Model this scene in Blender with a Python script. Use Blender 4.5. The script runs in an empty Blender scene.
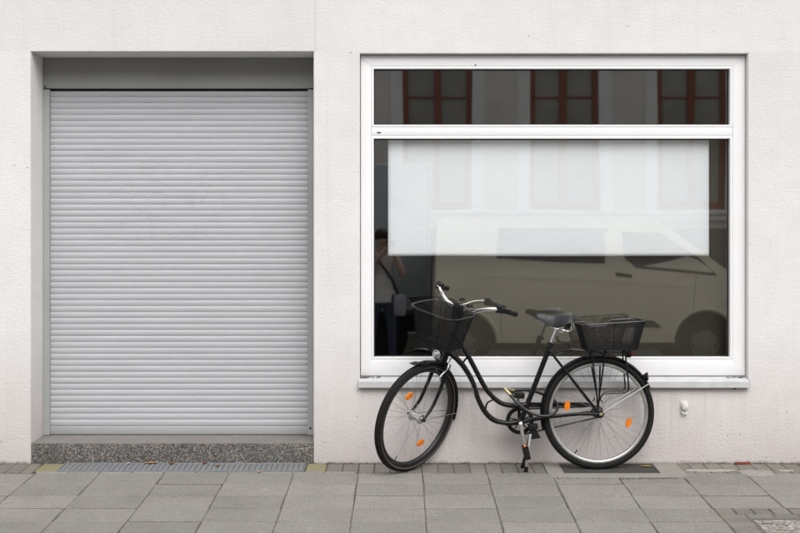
import bpy, bmesh, math, random
from mathutils import Vector, Matrix
R = math.radians
rng = random.Random(7)
sc = bpy.context.scene

# ---------------------------------------------------------------- camera, sky, sun, exposure
F, CX, CY, CAMY, CAMZ = 1266.7, 390.0, 240.0, -8.0, 1.42      # focal length and principal point in photo pixels
cd = bpy.data.cameras.new('camera'); cam = bpy.data.objects.new('camera', cd)
sc.collection.objects.link(cam); sc.camera = cam
cam.location = (0, CAMY, CAMZ); cam.rotation_euler = (R(90), 0, 0)
cd.sensor_width = 36; cd.lens = F/800*36
cd.shift_x = (400-CX)/800; cd.shift_y = -(266.5-CY)/800
cd.clip_start = 0.05; cd.clip_end = 500

SUN_EL, SUN_AZ = R(48), R(166)          # azimuth clockwise from +Y
w = bpy.data.worlds.new('World'); sc.world = w; w.use_nodes = True
nt = w.node_tree; bg = nt.nodes['Background']
sky = nt.nodes.new('ShaderNodeTexSky'); sky.sky_type = 'NISHITA'; sky.sun_disc = False
sky.sun_elevation = SUN_EL; sky.sun_rotation = SUN_AZ
sky.air_density = 1.0; sky.dust_density = 4.0; sky.ozone_density = 1.0
hs = nt.nodes.new('ShaderNodeHueSaturation'); hs.inputs['Saturation'].default_value = 0.16
nt.links.new(sky.outputs[0], hs.inputs['Color']); nt.links.new(hs.outputs[0], bg.inputs[0])
bg.inputs[1].default_value = 0.15
sd = bpy.data.lights.new('sun', 'SUN'); so = bpy.data.objects.new('sun', sd); sc.collection.objects.link(so)
sd.energy = 0.65; sd.angle = R(85); sd.color = (1.0, 0.975, 0.95)
dirv = Vector((math.sin(SUN_AZ)*math.cos(SUN_EL), math.cos(SUN_AZ)*math.cos(SUN_EL), math.sin(SUN_EL)))
so.rotation_euler = dirv.to_track_quat('Z', 'Y').to_euler(); so.location = (0, -3, 12)
vs = sc.view_settings
vs.view_transform = 'Standard'; vs.look = 'None'; vs.gamma = 1; vs.use_curve_mapping = False
vs.exposure = 0.64

# ---------------------------------------------------------------- helpers
def P(px, py, Y=0.0):
    """photo pixel -> world point on the vertical plane at depth Y"""
    d = (Y-CAMY)/F
    return Vector(((px-CX)*d, Y, CAMZ-(py-CY)*d))
SL = 0.0537
def GZ(Y): return 0.0115+SL*Y                      # the pavement falls away from the wall
def PG(px, py):
    """photo pixel -> point on the sloping pavement"""
    z = 2328.0/(py-172.0); Y = z+CAMY
    return Vector(((px-CX)*z/F, Y, GZ(Y)))
KERB_Y = -3.3
ROAD_Z = GZ(KERB_Y)-0.12

class MB:
    def __init__(s): s.v = []; s.f = []
    def add(s, vs_, fs):
        o = len(s.v); s.v += [Vector(a) for a in vs_]; s.f += [tuple(i+o for i in f) for f in fs]; return s
    def box(s, lo, hi, M=None):
        x0, y0, z0 = lo; x1, y1, z1 = hi
        vv = [Vector(a) for a in ((x0,y0,z0),(x1,y0,z0),(x1,y1,z0),(x0,y1,z0),(x0,y0,z1),(x1,y0,z1),(x1,y1,z1),(x0,y1,z1))]
        if M: vv = [M @ a for a in vv]
        return s.add(vv, [(0,3,2,1),(4,5,6,7),(0,1,5,4),(1,2,6,5),(2,3,7,6),(3,0,4,7)])
    def bevbox(s, lo, hi, b=0.004, seg=2, M=None, jit=0.0):
        bm = bmesh.new(); bmesh.ops.create_cube(bm, size=1)
        for q in bm.verts:
            q.co = Vector([(lo[i]+hi[i])/2+q.co[i]*(hi[i]-lo[i]) for i in range(3)])
            if jit: q.co += Vector((rng.uniform(-jit, jit), rng.uniform(-jit, jit), 0))
        bmesh.ops.bevel(bm, geom=bm.edges[:]+bm.verts[:], offset=b, segments=seg, profile=0.5, affect='EDGES')
        bm.verts.index_update()
        s.add([(M @ q.co if M else q.co) for q in bm.verts], [tuple(q.index for q in f.verts) for f in bm.faces])
        bm.free(); return s
    def tube(s, pts, r, n=8, closed=False, caps=True, squash=None):
        pts = [Vector(p) for p in pts]; k = len(pts)
        rr = r if isinstance(r, (list, tuple)) else [r]*k
        T = []
        for i in range(k):
            if closed: t = pts[(i+1) % k]-pts[i-1]
            else: t = pts[min(i+1, k-1)]-pts[max(i-1, 0)]
            T.append(t.normalized())
        up = Vector((0, 0, 1)) if abs(T[0].z) < 0.9 else Vector((0, 1, 0))
        N = (up-T[0]*up.dot(T[0])).normalized(); base = len(s.v)
        for i in range(k):
            N = (N-T[i]*N.dot(T[i])).normalized(); B = T[i].cross(N)
            for j in range(n):
                a = 2*math.pi*j/n
                ca, sa = math.cos(a), math.sin(a)
                if squash: ca *= squash
                s.v.append(pts[i]+(N*ca+B*sa)*rr[i])
        m = k if closed else k-1
        for i in range(m):
            i2 = (i+1) % k
            for j in range(n):
                j2 = (j+1) % n
                s.f.append((base+i*n+j, base+i*n+j2, base+i2*n+j2, base+i2*n+j))
        if caps and not closed:
            s.f.append(tuple(base+j for j in range(n))[::-1]); s.f.append(tuple(base+(k-1)*n+j for j in range(n)))
        return s
    def cyl(s, a, b, r, n=16, r2=None): return s.tube([a, b], [r, r2 if r2 is not None else r], n)
    def lathe(s, prof, M=None, n=32, closed_prof=False, a0=0, a1=2*math.pi):
        """prof: (radius, axial); axis = local Y; M places it"""
        M = M or Matrix.Identity(4); k = len(prof); full = abs(a1-a0-2*math.pi) < 1e-6
        m = n if full else n+1; base = len(s.v)
        for i in range(m):
            a = a0+(a1-a0)*i/n
            for (r_, y_) in prof: s.v.append(M @ Vector((r_*math.cos(a), y_, r_*math.sin(a))))
        kk = k if closed_prof else k-1
        for i in range(n):
            i2 = (i+1) % m
            for j in range(kk):
                j2 = (j+1) % k
                s.f.append((base+i*k+j, base+i*k+j2, base+i2*k+j2, base+i2*k+j))
        if not full and closed_prof:
            s.f.append(tuple(base+j for j in range(k))); s.f.append(tuple(base+n*k+j for j in range(k))[::-1])
        return s
    def prism(s, poly, y0, y1, M=None):
        """poly in (x, z), extruded in y"""
        n = len(poly)
        vv = [Vector((x, y0, z)) for x, z in poly]+[Vector((x, y1, z)) for x, z in poly]
        if M: vv = [M @ q for q in vv]
        return s.add(vv, [tuple(range(n)), tuple(range(2*n-1, n-1, -1))]+[(i, i+n, (i+1) % n+n, (i+1) % n) for i in range(n)])
    def ball(s, c, r, n=10, sc_=(1, 1, 1)):
        c = Vector(c); base = len(s.v); m = n
        for i in range(m+1):
            th = math.pi*i/m
            for j in range(2*n):
                a = math.pi*j/n
                s.v.append(c+Vector((r*sc_[0]*math.sin(th)*math.cos(a), r*sc_[1]*math.sin(th)*math.sin(a), r*sc_[2]*math.cos(th))))
        for i in range(m):
            for j in range(2*n):
                j2 = (j+1) % (2*n)
                s.f.append((base+i*2*n+j, base+(i+1)*2*n+j, base+(i+1)*2*n+j2, base+i*2*n+j2))
        return s

ROOT = {}
def org(o):
    while o is not None:
        if o.name in ROOT: return ROOT[o.name]
        o = o.parent
    return Vector((0, 0, 0))
def tag(o, label=None, cat=None, group=None, kind=None):
    if label: o['label'] = label
    if cat: o['category'] = cat
    if group: o['group'] = group
    if kind: o['kind'] = kind
    return o
def mesh_of(name, mb, off, sharp=35, smooth=True, tri=False):
    me = bpy.data.meshes.new(name)
    me.from_pydata([tuple(q-off) for q in mb.v], [], mb.f)
    bm = bmesh.new(); bm.from_mesh(me)
    bmesh.ops.remove_doubles(bm, verts=bm.verts, dist=1e-6)
    bmesh.ops.recalc_face_normals(bm, faces=bm.faces)
    bm.to_mesh(me); bm.free()
    if smooth:
        me.polygons.foreach_set('use_smooth', [True]*len(me.polygons)); me.set_sharp_from_angle(angle=R(sharp))
    me.update(); return me
def obj(name, mb, mat_, parent=None, origin=None, **kw):
    """one mesh object; world coordinates in, stored relative to the thing's origin (or its own, at top level)"""
    if parent is None:
        off = Vector(origin) if origin is not None else Vector((0, 0, 0))
    else: off = org(parent)
    me = mesh_of(name, mb, off, **kw)
    me.materials.append(mat_)
    o = bpy.data.objects.new(name, me); sc.collection.objects.link(o)
    if parent is None: o.location = off; ROOT[o.name] = off
    else: o.parent = parent
    return o
def thing(name, loc, label=None, cat=None, group=None):
    o = bpy.data.objects.new(name, None); sc.collection.objects.link(o)
    o.location = loc; o.empty_display_size = .2; ROOT[o.name] = Vector(loc)
    return tag(o, label, cat, group)
def place(name, me, parent, M, mat_=None):
    """an object sharing mesh me (local coordinates) at world matrix M under parent"""
    o = bpy.data.objects.new(name, me); sc.collection.objects.link(o)
    o.parent = parent
    o.matrix_basis = Matrix.Translation(-org(parent)) @ M if parent else M
    return o

# ---------------------------------------------------------------- materials
class NT:
    def __init__(s, name):
        s.m = bpy.data.materials.new(name); s.m.use_nodes = True; s.t = s.m.node_tree
        s.b = s.t.nodes['Principled BSDF']; s.out = s.t.nodes['Material Output']
    def n(s, typ, **kw):
        q = s.t.nodes.new(typ)
        for k, v_ in kw.items():
            if hasattr(q, k): setattr(q, k, v_)
            else: q.inputs[k].default_value = v_
        return q
    def l(s, a, b): s.t.links.new(a, b)
    def coords(s, space='Object', scale=(1, 1, 1)):
        tc = s.n('ShaderNodeTexCoord'); mp = s.n('ShaderNodeMapping'); mp.inputs['Scale'].default_value = scale
        s.l(tc.outputs[space], mp.inputs['Vector']); return mp.outputs[0]
    def geo(s, scale=(1, 1, 1)):
        g = s.n('ShaderNodeNewGeometry'); mp = s.n('ShaderNodeMapping'); mp.inputs['Scale'].default_value = scale
        s.l(g.outputs['Position'], mp.inputs['Vector']); return mp.outputs[0]
    def noise(s, vec, scale, detail=4, rough=.55, dist=0):
        q = s.n('ShaderNodeTexNoise'); q.inputs['Scale'].default_value = scale; q.inputs['Detail'].default_value = detail
        q.inputs['Roughness'].default_value = rough; q.inputs['Distortion'].default_value = dist
        s.l(vec, q.inputs['Vector']); return q.outputs['Fac']
    def ramp(s, fac, stops):
        q = s.n('ShaderNodeValToRGB'); e = q.color_ramp.elements
        while len(e) < len(stops): e.new(.5)
        for i, (p_, c_) in enumerate(stops):
            e[i].position = p_; e[i].color = (c_, c_, c_, 1) if isinstance(c_, (int, float)) else (*c_, 1)
        s.l(fac, q.inputs[0]); return q.outputs[0]
    def mix(s, fac, a, b, mode='MIX'):
        q = s.n('ShaderNodeMix'); q.data_type = 'RGBA'; q.blend_type = mode
        for sock, val in ((0, fac), (6, a), (7, b)):
            if isinstance(val, (int, float)): q.inputs[sock].default_value = val if sock == 0 else (val, val, val, 1)
            elif isinstance(val, tuple): q.inputs[sock].default_value = (*val, 1)
            else: s.l(val, q.inputs[sock])
        return q.outputs[2]
    def math(s, op, a, b=0.0, clamp=False):
        q = s.n('ShaderNodeMath'); q.operation = op; q.use_clamp = clamp
        for i, val in enumerate((a, b)):
            if isinstance(val, (int, float)): q.inputs[i].default_value = val
            else: s.l(val, q.inputs[i])
        return q.outputs[0]
    def bump(s, h, strength=.3, dist=.01, prev=None):
        q = s.n('ShaderNodeBump'); q.inputs['Strength'].default_value = strength; q.inputs['Distance'].default_value = dist
        s.l(h, q.inputs['Height'])
        if prev is not None: s.l(prev, q.inputs['Normal'])
        return q.outputs[0]
    def color(s, c):
        if isinstance(c, tuple): s.b.inputs['Base Color'].default_value = (*c, 1)
        else: s.l(c, s.b.inputs['Base Color'])
    def set(s, rough=None, metal=None, normal=None, spec=None):
        for k, v_ in (('Roughness', rough), ('Metallic', metal), ('Normal', normal), ('Specular IOR Level', spec)):
            if v_ is None: continue
            if isinstance(v_, (int, float)): s.b.inputs[k].default_value = v_
            else: s.l(v_, s.b.inputs[k])
        return s.m

def simple(name, c, rough=.5, metal=0.0, var=.12, scale=12.0, bump=0.0, bscale=None, spec=.5):
    t = NT(name); v_ = t.coords()
    n_ = t.noise(v_, scale, 5)
    f = t.ramp(n_, [(.3, 1-var), (.7, 1+var*.4)])
    t.color(t.mix(1.0, c, f, 'MULTIPLY'))
    rr = t.ramp(t.noise(v_, scale*2.3, 3), [(.3, max(rough-.08, .02)), (.7, min(rough+.08, 1))])
    nm = t.bump(t.noise(v_, bscale or scale*8, 4), bump, .004) if bump else None
    return t.set(rr, metal, nm, spec)

M = {}
# rough white plaster: cream-white, fine grain, grey and rusty specks, splash dirt near the ground
def plaster():
    t = NT('white_plaster'); v_ = t.geo()
    sp = t.n('ShaderNodeSeparateXYZ'); t.l(v_, sp.inputs[0]); z = sp.outputs['Z']
    big = t.ramp(t.noise(v_, .9, 5, .6), [(.3, (.765, .755, .748)), (.7, (.715, .703, .694))])
    blot = t.ramp(t.noise(v_, 5.5, 6, .65), [(.40, 1.0), (.75, .945)])
    c = t.mix(1.0, big, blot, 'MULTIPLY')
    # the strip over the shutter is slightly darker, with a thin straight line at its edge
    lintel_tone = t.math('MULTIPLY', t.math('LESS_THAN', sp.outputs['X'], -.47), t.math('GREATER_THAN', z, 2.60))
    c = t.mix(t.math('MULTIPLY', lintel_tone, .35), c, (.70, .685, .665))
    seam = t.ramp(t.math('ABSOLUTE', t.math('SUBTRACT', sp.outputs['X'], -.47)), [(.004, 1.0), (.012, 0.0)])
    c = t.mix(t.math('MULTIPLY', t.math('MULTIPLY', seam, t.math('GREATER_THAN', z, 2.60)), .35), c, (.58, .56, .54))
    # faint hand and weather marks
    wm = t.noise(v_, 2.6, 6, .72, 1.2)
    c = t.mix(t.ramp(wm, [(.60, 0.0), (.70, .25)]), c, (.60, .575, .555))
    # vertical run marks
    run = t.noise(t.geo((14, 14, .8)), 1.0, 4, .6)
    c = t.mix(t.ramp(run, [(.55, 0.0), (.78, .22)]), c, (.56, .535, .52))
    # splash dirt near the base: ragged
    edge = t.math('ADD', z, t.math('MULTIPLY', t.math('SUBTRACT', t.noise(v_, 4.0, 6, .7), .5), .55))
    c = t.mix(t.ramp(edge, [(.0, .85), (.85, 0.0)]), c, (.54, .485, .472))
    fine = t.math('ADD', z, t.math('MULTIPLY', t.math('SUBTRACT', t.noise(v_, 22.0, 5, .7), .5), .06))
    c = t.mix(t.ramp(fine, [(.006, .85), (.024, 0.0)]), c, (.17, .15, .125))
    # specks and pits, denser low down
    vo = t.n('ShaderNodeTexVoronoi'); vo.inputs['Scale'].default_value = 24; t.l(v_, vo.inputs['Vector'])
    sel = t.n('ShaderNodeSeparateColor'); t.l(vo.outputs['Color'], sel.inputs[0])
    low = t.math('ADD', t.math('MULTIPLY', t.math('SUBTRACT', .42, z, True), .5), t.math('MULTIPLY', t.math('SUBTRACT', .16, z, True), 3.2))
    pick = t.math('LESS_THAN', sel.outputs[0], t.math('ADD', low, .018))
    spot = t.math('MULTIPLY', t.ramp(t.math('ADD', vo.outputs['Distance'], t.math('MULTIPLY', t.noise(v_, 90, 3), .12)), [(.17, 1.0), (.27, 0.0)]), pick)
    c = t.mix(t.math('MULTIPLY', spot, .5), c, t.ramp(sel.outputs[1], [(.3, (.34, .30, .26)), (.7, (.48, .36, .31))]))
    # rain streaks below the sill ends and joints
    sxm = t.math('MULTIPLY', t.ramp(t.math('ABSOLUTE', t.math('SUBTRACT', sp.outputs['X'], 1.04)), [(.95, 1.0), (1.40, .25)]), t.ramp(z, [(.05, .25), (.42, 1.0), (.50, .0)]))
    stn = t.noise(t.geo((22, 1, 1.1)), 1.0, 5, .65)
    c = t.mix(t.math('MULTIPLY', t.ramp(stn, [(.44, 0.0), (.64, .75)]), sxm), c, (.50, .46, .44))
    scuff = t.noise(t.geo((1.0, 1, 2.2)), 7.0, 6, .75, .6)
    c = t.mix(t.math('MULTIPLY', t.ramp(scuff, [(.60, 0.0), (.72, .5)]), t.ramp(z, [(.0, 1.0), (.5, .0)])), c, (.70, .675, .665))
    t.color(c)
    g1 = t.noise(v_, 85, 6, .65); g2 = t.noise(t.geo((1, 1, 1.7)), 42, 5, .62, .3); g3 = t.noise(v_, 6, 4)
    h = t.math('ADD', t.math('MULTIPLY', g1, .45), t.math('ADD', t.math('MULTIPLY', g2, .75), t.math('MULTIPLY', g3, .6)))
    lowrough = t.ramp(z, [(.05, 1.0), (.45, 0.0)])
    pit = t.math('MULTIPLY', t.ramp(t.noise(v_, 55, 5, .75), [(.34, 0.0), (.60, 1.0)]), lowrough)
    h = t.math('ADD', h, t.math('MULTIPLY', pit, .6))
    h = t.math('SUBTRACT', h, t.math('MULTIPLY', spot, .5))
    return t.set(.92, 0, t.bump(h, .46, .008), .2)
M['plaster'] = plaster()

def concrete(name, c1, c2, speck=.34, scale=1.0, moss=0.0, bump=.5, rnd=.10):
    t = NT(name); v_ = t.geo()
    oi = t.n('ShaderNodeObjectInfo')
    c = t.mix(t.ramp(t.noise(v_, 3.0*scale, 6, .65), [(.3, 0.0), (.7, 1.0)]), c1, c2)
    rv = t.math('ADD', t.math('MULTIPLY', oi.outputs['Random'], rnd*2), 1-rnd)
    c = t.mix(1.0, c, t.mix(1.0, (1., 1., 1.), rv, 'MULTIPLY'), 'MULTIPLY')
    g = t.math('ADD', t.math('MULTIPLY', t.noise(v_, 110, 2, .7), .6), t.math('MULTIPLY', t.noise(v_, 330, 2, .7), .4))
    c = t.mix(1.0, c, t.ramp(g, [(.30, 1-speck*1.5), (.5, 1.0), (.70, 1+speck)]), 'MULTIPLY')
    st = t.noise(v_, 11, 6, .7)
    c = t.mix(t.ramp(st, [(.58, 0.0), (.75, .35)]), c, (.16, .145, .12))
    lt = t.noise(t.geo((1, 1.6, 1)), 6.3, 5, .7)
    c = t.mix(t.ramp(lt, [(.64, 0.0), (.74, .30)]), c, (.52, .50, .47))
    if moss:
        mo = t.noise(v_, 26, 6, .75)
        c = t.mix(t.ramp(mo, [(.45-.2*moss, 0.0), (.62, min(1, moss))]), c, (.26, .235, .065))
    t.color(c)
    h = t.math('ADD', t.noise(v_, 220, 4, .7), t.math('MULTIPLY', st, 1.0))
    return t.set(.9, 0, t.bump(h, bump, .004), .25)
M['slab'] = concrete('grey_paving', (.262, .249, .228), (.218, .206, .187))
M['paver'] = concrete('paver_concrete', (.215, .203, .182), (.17, .159, .142), moss=.04, rnd=.12)
M['moss_paver'] = concrete('mossy_paver', (.215, .203, .175), (.22, .205, .14), moss=.62)
M['pale_concrete'] = concrete('pale_cement', (.275, .26, .235), (.23, .217, .193), moss=.05)
def joint_m():
    t = NT('joint_soil'); v_ = t.geo()
    c = t.ramp(t.noise(v_, 5, 5, .7), [(.32, (.065, .058, .044)), (.48, (.105, .095, .072)), (.60, (.16, .145, .11)), (.72, (.085, .10, .03))])
    t.color(t.mix(1.0, c, t.ramp(t.noise(v_, 90, 3), [(.3, .6), (.7, 1.2)]), 'MULTIPLY'))
    return t.set(.95, 0, t.bump(t.noise(v_, 120, 4), .5, .005), .1)
M['joint'] = joint_m()
def moss_m():
    t = NT('moss'); v_ = t.geo()
    t.color(t.ramp(t.noise(v_, 60, 5, .7), [(.35, (.05, .075, .015)), (.65, (.16, .21, .03))]))
    return t.set(.95, 0, t.bump(t.noise(v_, 160, 4), .7, .01), .1)
M['moss'] = moss_m()
def aggregate(name, scale, base, hi, share=.5):
    t = NT(name); v_ = t.geo()
    vo = t.n('ShaderNodeTexVoronoi'); vo.inputs['Scale'].default_value = scale; t.l(v_, vo.inputs['Vector'])
    sp = t.n('ShaderNodeSeparateColor'); t.l(vo.outputs['Color'], sp.inputs[0])
    stone = t.ramp(sp.outputs[0], [(0, tuple(x*.35 for x in base)), (.45, base), (.72, tuple((x+y)/2 for x, y in zip(base, hi))), (1, hi)])
    warm = t.mix(t.math('MULTIPLY', t.math('GREATER_THAN', sp.outputs[1], .8), .5), stone, (.24, .165, .12))
    edge = t.ramp(vo.outputs['Distance'], [(.35, 0.0), (.75, .85)])
    c = t.mix(edge, warm, tuple(x*.55 for x in base))
    c = t.mix(1.0, c, t.ramp(t.noise(v_, 5, 5), [(.3, .75), (.7, 1.1)]), 'MULTIPLY')
    t.color(c)
    inv = t.math('SUBTRACT', 1.0, vo.outputs['Distance'])
    return t.set(.75, 0, t.bump(inv, .5, .006), .35)
M['terrazzo'] = aggregate('exposed_aggregate', 125, (.118, .114, .108), (.34, .328, .312))
M['terrazzo_top'] = concrete('pale_step_top', (.27, .25, .235), (.22, .205, .19), speck=.3)  # step top: lighter and plainer than the pebbled front
M['cover_fill'] = aggregate('cover_aggregate', 75, (.30, .28, .25), (.58, .55, .50))
# metals and plastics
def shutter_m():
    t = NT('shutter_aluminium'); v_ = t.geo()
    # old wiped-off spray marks: faint grey smears
    sm = t.noise(t.geo((1.4, 1, 2.6)), 2.1, 5, .6, 1.6)
    gx = t.n('ShaderNodeSeparateXYZ'); t.l(v_, gx.inputs[0])
    dx = t.math('ABSOLUTE', t.math('SUBTRACT', gx.outputs['X'], -1.45)); dz = t.math('ABSOLUTE', t.math('SUBTRACT', gx.outputs['Z'], 1.62))
    area = t.math('MULTIPLY', t.ramp(dx, [(.35, 1.0), (.75, 0.0)]), t.ramp(dz, [(.2, 1.0), (.5, 0.0)]))
    line = t.ramp(t.math('ABSOLUTE', t.math('SUBTRACT', sm, .5)), [(.0, 1.0), (.028, 0.0)])
    c = t.mix(t.math('MULTIPLY', t.math('MULTIPLY', line, area), .22), (.445, .45, .47), (.27, .275, .28))
    c = t.mix(1.0, c, t.ramp(t.noise(t.geo((.6, 1, 9)), 3, 5), [(.3, .93), (.7, 1.04)]), 'MULTIPLY')
    t.color(c)
    return t.set(.45, .0, None, .35)
M['shutter'] = shutter_m()
M['rail'] = simple('rail_grey', (.37, .385, .38), .45, .0, .10, 3)
M['box_grey'] = simple('shutter_box_grey', (.30, .305, .28), .5, .0, .10, 3)
def pvc():
    t = NT('white_pvc'); v_ = t.geo()
    c = t.mix(t.ramp(t.noise(v_, 2.5, 5), [(.35, 0.0), (.75, .5)]), (.86, .862, .872), (.80, .795, .79))
    c = t.mix(t.ramp(t.noise(t.geo((30, 1, 2)), 1, 4), [(.66, 0.0), (.8, .18)]), c, (.5, .47, .43))
    t.color(c); return t.set(.32, 0, None, .5)
M['pvc'] = pvc()
M['sill'] = simple('sill_aluminium', (.56, .565, .57), .42, .0, .14, 9, .1)
M['gasket'] = simple('black_gasket', (.012, .011, .011), .6)
M['dirt'] = simple('dirt', (.10, .08, .06), .95, var=.5, scale=60, bump=.3)
M['galv'] = simple('galvanised_steel', (.285, .30, .315), .5, .35, .25, 25)
M['iron'] = simple('dark_iron', (.10, .098, .09), .6, .3, .3, 30)
M['void'] = simple('dark_pit', (.03, .029, .026), .95)
M['cover_iron'] = simple('cover_frame_iron', (.15, .14, .125), .75, .2, .3, 40, .3)
M['brick'] = simple('red_brick', (.17, .040, .026), .9, var=.35, scale=60, bump=.4)
M['bike_black'] = simple('black_enamel', (.006, .006, .0062), .28, 0, .15, 20, spec=.3)
M['bike_satin'] = simple('black_plastic', (.009, .009, .0095), .5, 0, .2, 30, spec=.3)
M['rubber'] = simple('tyre_rubber', (.0125, .012, .0118), .8, 0, .3, 40, .2, spec=.25)
M['stripe'] = simple('sidewall_stripe', (.20, .165, .115), .6)
M['chrome'] = simple('chrome', (.78, .78, .77), .16, 1.0, .06, 20)
M['alu'] = simple('brushed_aluminium', (.60, .60, .59), .34, .9, .1, 30)
M['rim_shaded'] = simple('shaded_rim', (.035, .035, .036), .4, .4)  # shade on the turned front rim is put into its colour
M['steel'] = simple('spoke_steel', (.30, .30, .295), .55, .7)
M['saddle'] = simple('saddle_vinyl', (.013, .014, .017), .48, 0, .15, 25, .15)
M['orange'] = simple('orange_reflector', (.85, .22, .012), .25, 0, .2, 120)
M['red'] = simple('red_lens', (.38, .012, .015), .2)
M['wire'] = simple('basket_wire', (.008, .0085, .0095), .7, 0, spec=.2)
M['wire_rim'] = simple('basket_rim_wire', (.05, .051, .054), .35, .4)
M['brass'] = simple('brass_fitting', (.46, .40, .25), .4, .6)
M['hose'] = simple('lock_sleeve', (.014, .014, .015), .38)
M['lamp_glass'] = simple('lamp_reflector', (.70, .71, .70), .12, .85)
M['leaf_tan'] = simple('leaf_tan', (.50, .27, .13), .85, var=.4, scale=60)
M['leaf_brown'] = simple('leaf_brown', (.26, .12, .03), .85, var=.4, scale=60)
M['leaf_red'] = simple('leaf_red', (.22, .06, .03), .85, var=.4, scale=60)
M['leaf_yellow'] = simple('leaf_yellow', (.42, .30, .06), .8, var=.35, scale=60)
M['knob'] = simple('painted_knob', (.70, .685, .66), .55, var=.2, scale=40, bump=.15)
def paper():
    t = NT('white_paper'); v_ = t.geo()
    c = t.ramp(t.noise(v_, 1.8, 4), [(.3, (.93, .955, .962)), (.7, (.91, .94, .952))]); t.color(c)
    h = t.noise(t.geo((1, 1, 1.6)), 3.2, 5, .6, 1.0)
    return t.set(.75, 0, t.bump(h, .22, .025), .2)
M['paper'] = paper()
R0_ = .25
def glass():
    t = NT('window_glass'); t.t.nodes.remove(t.b)
    tr = t.n('ShaderNodeBsdfTransparent'); tr.inputs[0].default_value = (.985, .992, 1, 1)
    gl = t.n('ShaderNodeBsdfGlossy'); gl.inputs['Roughness'].default_value = 0.019; gl.inputs['Color'].default_value = (1, .98, .935, 1)
    lw_ = t.n('ShaderNodeLayerWeight'); lw_.inputs['Blend'].default_value = .5      # Schlick: the same from both sides
    fr = t.math('ADD', t.math('MULTIPLY', t.math('POWER', lw_.outputs['Facing'], 5.0), 1-R0_), R0_)
    nz = t.noise(t.geo((1, 1, .55)), 1.1, 2, .4)
    bp = t.bump(nz, .10, .012); t.l(bp, gl.inputs['Normal'])
    mx = t.n('ShaderNodeMixShader'); t.l(fr, mx.inputs[0]); t.l(tr.outputs[0], mx.inputs[1]); t.l(gl.outputs[0], mx.inputs[2])
    t.l(mx.outputs[0], t.out.inputs[0]); return t.m
M['glass'] = glass()
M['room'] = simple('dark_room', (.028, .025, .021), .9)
M['asphalt'] = simple('asphalt', (.055, .055, .056), .9, var=.3, scale=8, bump=.4, bscale=180)
M['facade'] = simple('facade_render', (.84, .81, .775), .9, var=.12, scale=1.5, bump=.2)
M['facade_trim'] = simple('facade_trim', (.93, .94, .95), .85, var=.08, scale=2)
M['plinth'] = simple('facade_plinth', (.30, .29, .27), .9, var=.15, scale=2)
M['brown_wood'] = simple('brown_window_paint', (.30, .10, .062), .5, var=.2, scale=10)
def farpane():
    t = NT('far_window_pane'); v_ = t.geo()
    t.color(t.ramp(t.noise(v_, 1.4, 3), [(.35, (.30, .30, .26)), (.65, (.39, .39, .35))])); return t.set(.12, 0, None, .5)
M['far_pane'] = farpane()
M['rooftile'] = simple('roof_tile', (.22, .085, .05), .85, var=.3, scale=8)
def paint(name, c):
    t = NT(name); t.color(c); t.b.inputs['Coat Weight'].default_value = .6; t.b.inputs['Coat Roughness'].default_value = .05
    return t.set(.35, .25, None, .5)
M['van_paint'] = paint('beige_silver_paint', (.84, .82, .67))
M['car_glass'] = paint('dark_car_glass', (.13, .13, .12))
M['slate_paint'] = paint('slate_grey_paint', (.40, .45, .49))
M['black_trim'] = simple('black_trim', (.02, .02, .02), .6)
M['skin'] = simple('skin', (.52, .36, .29), .55, var=.08)
M['hair'] = simple('dark_hair', (.022, .016, .012), .6, var=.4, scale=60, bump=.5)
M['shirt'] = simple('grey_jersey', (.78, .77, .76), .85, var=.12, scale=15, bump=.3)
M['jeans'] = simple('blue_denim', (.055, .075, .13), .85, var=.25, scale=25, bump=.3)
M['bag'] = simple('slate_bag', (.40, .41, .45), .7, var=.15, scale=15)
M['shoe'] = simple('white_shoe', (.6, .6, .6), .6)
M['camera_black'] = simple('camera_black', (.015, .015, .015), .5)

# ================================================================ SETTING
# road sheet out to the horizon, our pavement as a sloping bed that carries slabs, the opposite pavement
mb = MB(); mb.add([(-90, -80, ROAD_Z), (90, -80, ROAD_Z), (90, KERB_Y-.13, ROAD_Z), (-90, KERB_Y-.13, ROAD_Z)], [(0, 1, 2, 3)])
tag(obj('road', mb, M['asphalt']), kind='structure')
mb = MB(); mb.box((-60, -16.0, ROAD_Z-.2), (60, -13.2, ROAD_Z+.12))
tag(obj('opposite_pavement', mb, M['slab']), kind='structure')
XL, XR = -2.95, 3.05
BED = .004                                             # joints lie 4 mm below the slab faces
mb = MB()
def gp(x, y, dz=0): return Vector((x, y, GZ(y)+dz))
mb.add([gp(-60, KERB_Y, -BED), gp(60, KERB_Y, -BED), gp(60, .06, -BED), gp(-60, .06, -BED),
        gp(-60, KERB_Y, -.5), gp(60, KERB_Y, -.5), gp(60, .06, -.5), gp(-60, .06, -.5)],
       [(0, 1, 2, 3), (7, 6, 5, 4), (0, 4, 5, 1), (1, 5, 6, 2), (2, 6, 7, 3), (3, 7, 4, 0)])
pave = tag(obj('pavement', mb, M['joint']), kind='structure')
TILT = Matrix.Rotation(math.atan(SL), 4, 'X')
def flat_piece(name, me, x, y, rz=0, dz=0.0, jit=.0012, tilt=.0022):
    Mx = Matrix.Translation((x, y, GZ(y)+dz+rng.uniform(-jit, jit))) @ TILT @ Matrix.Rotation(rz, 4, 'Z') @ \
        Matrix.Rotation(rng.uniform(-tilt, tilt), 4, 'X') @ Matrix.Rotation(rng.uniform(-tilt, tilt), 4, 'Y')
    return place(name, me, pave, Mx)
def plate(name, sx, sy, th, mat_, b=.004, jit=.0012):
    m_ = MB().bevbox((-sx/2, -sy/2, -th), (sx/2, sy/2, 0), b, 1, jit=jit)
    me = mesh_of(name, m_, Vector((0, 0, 0)), smooth=False); me.materials.append(mat_); return me
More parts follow.
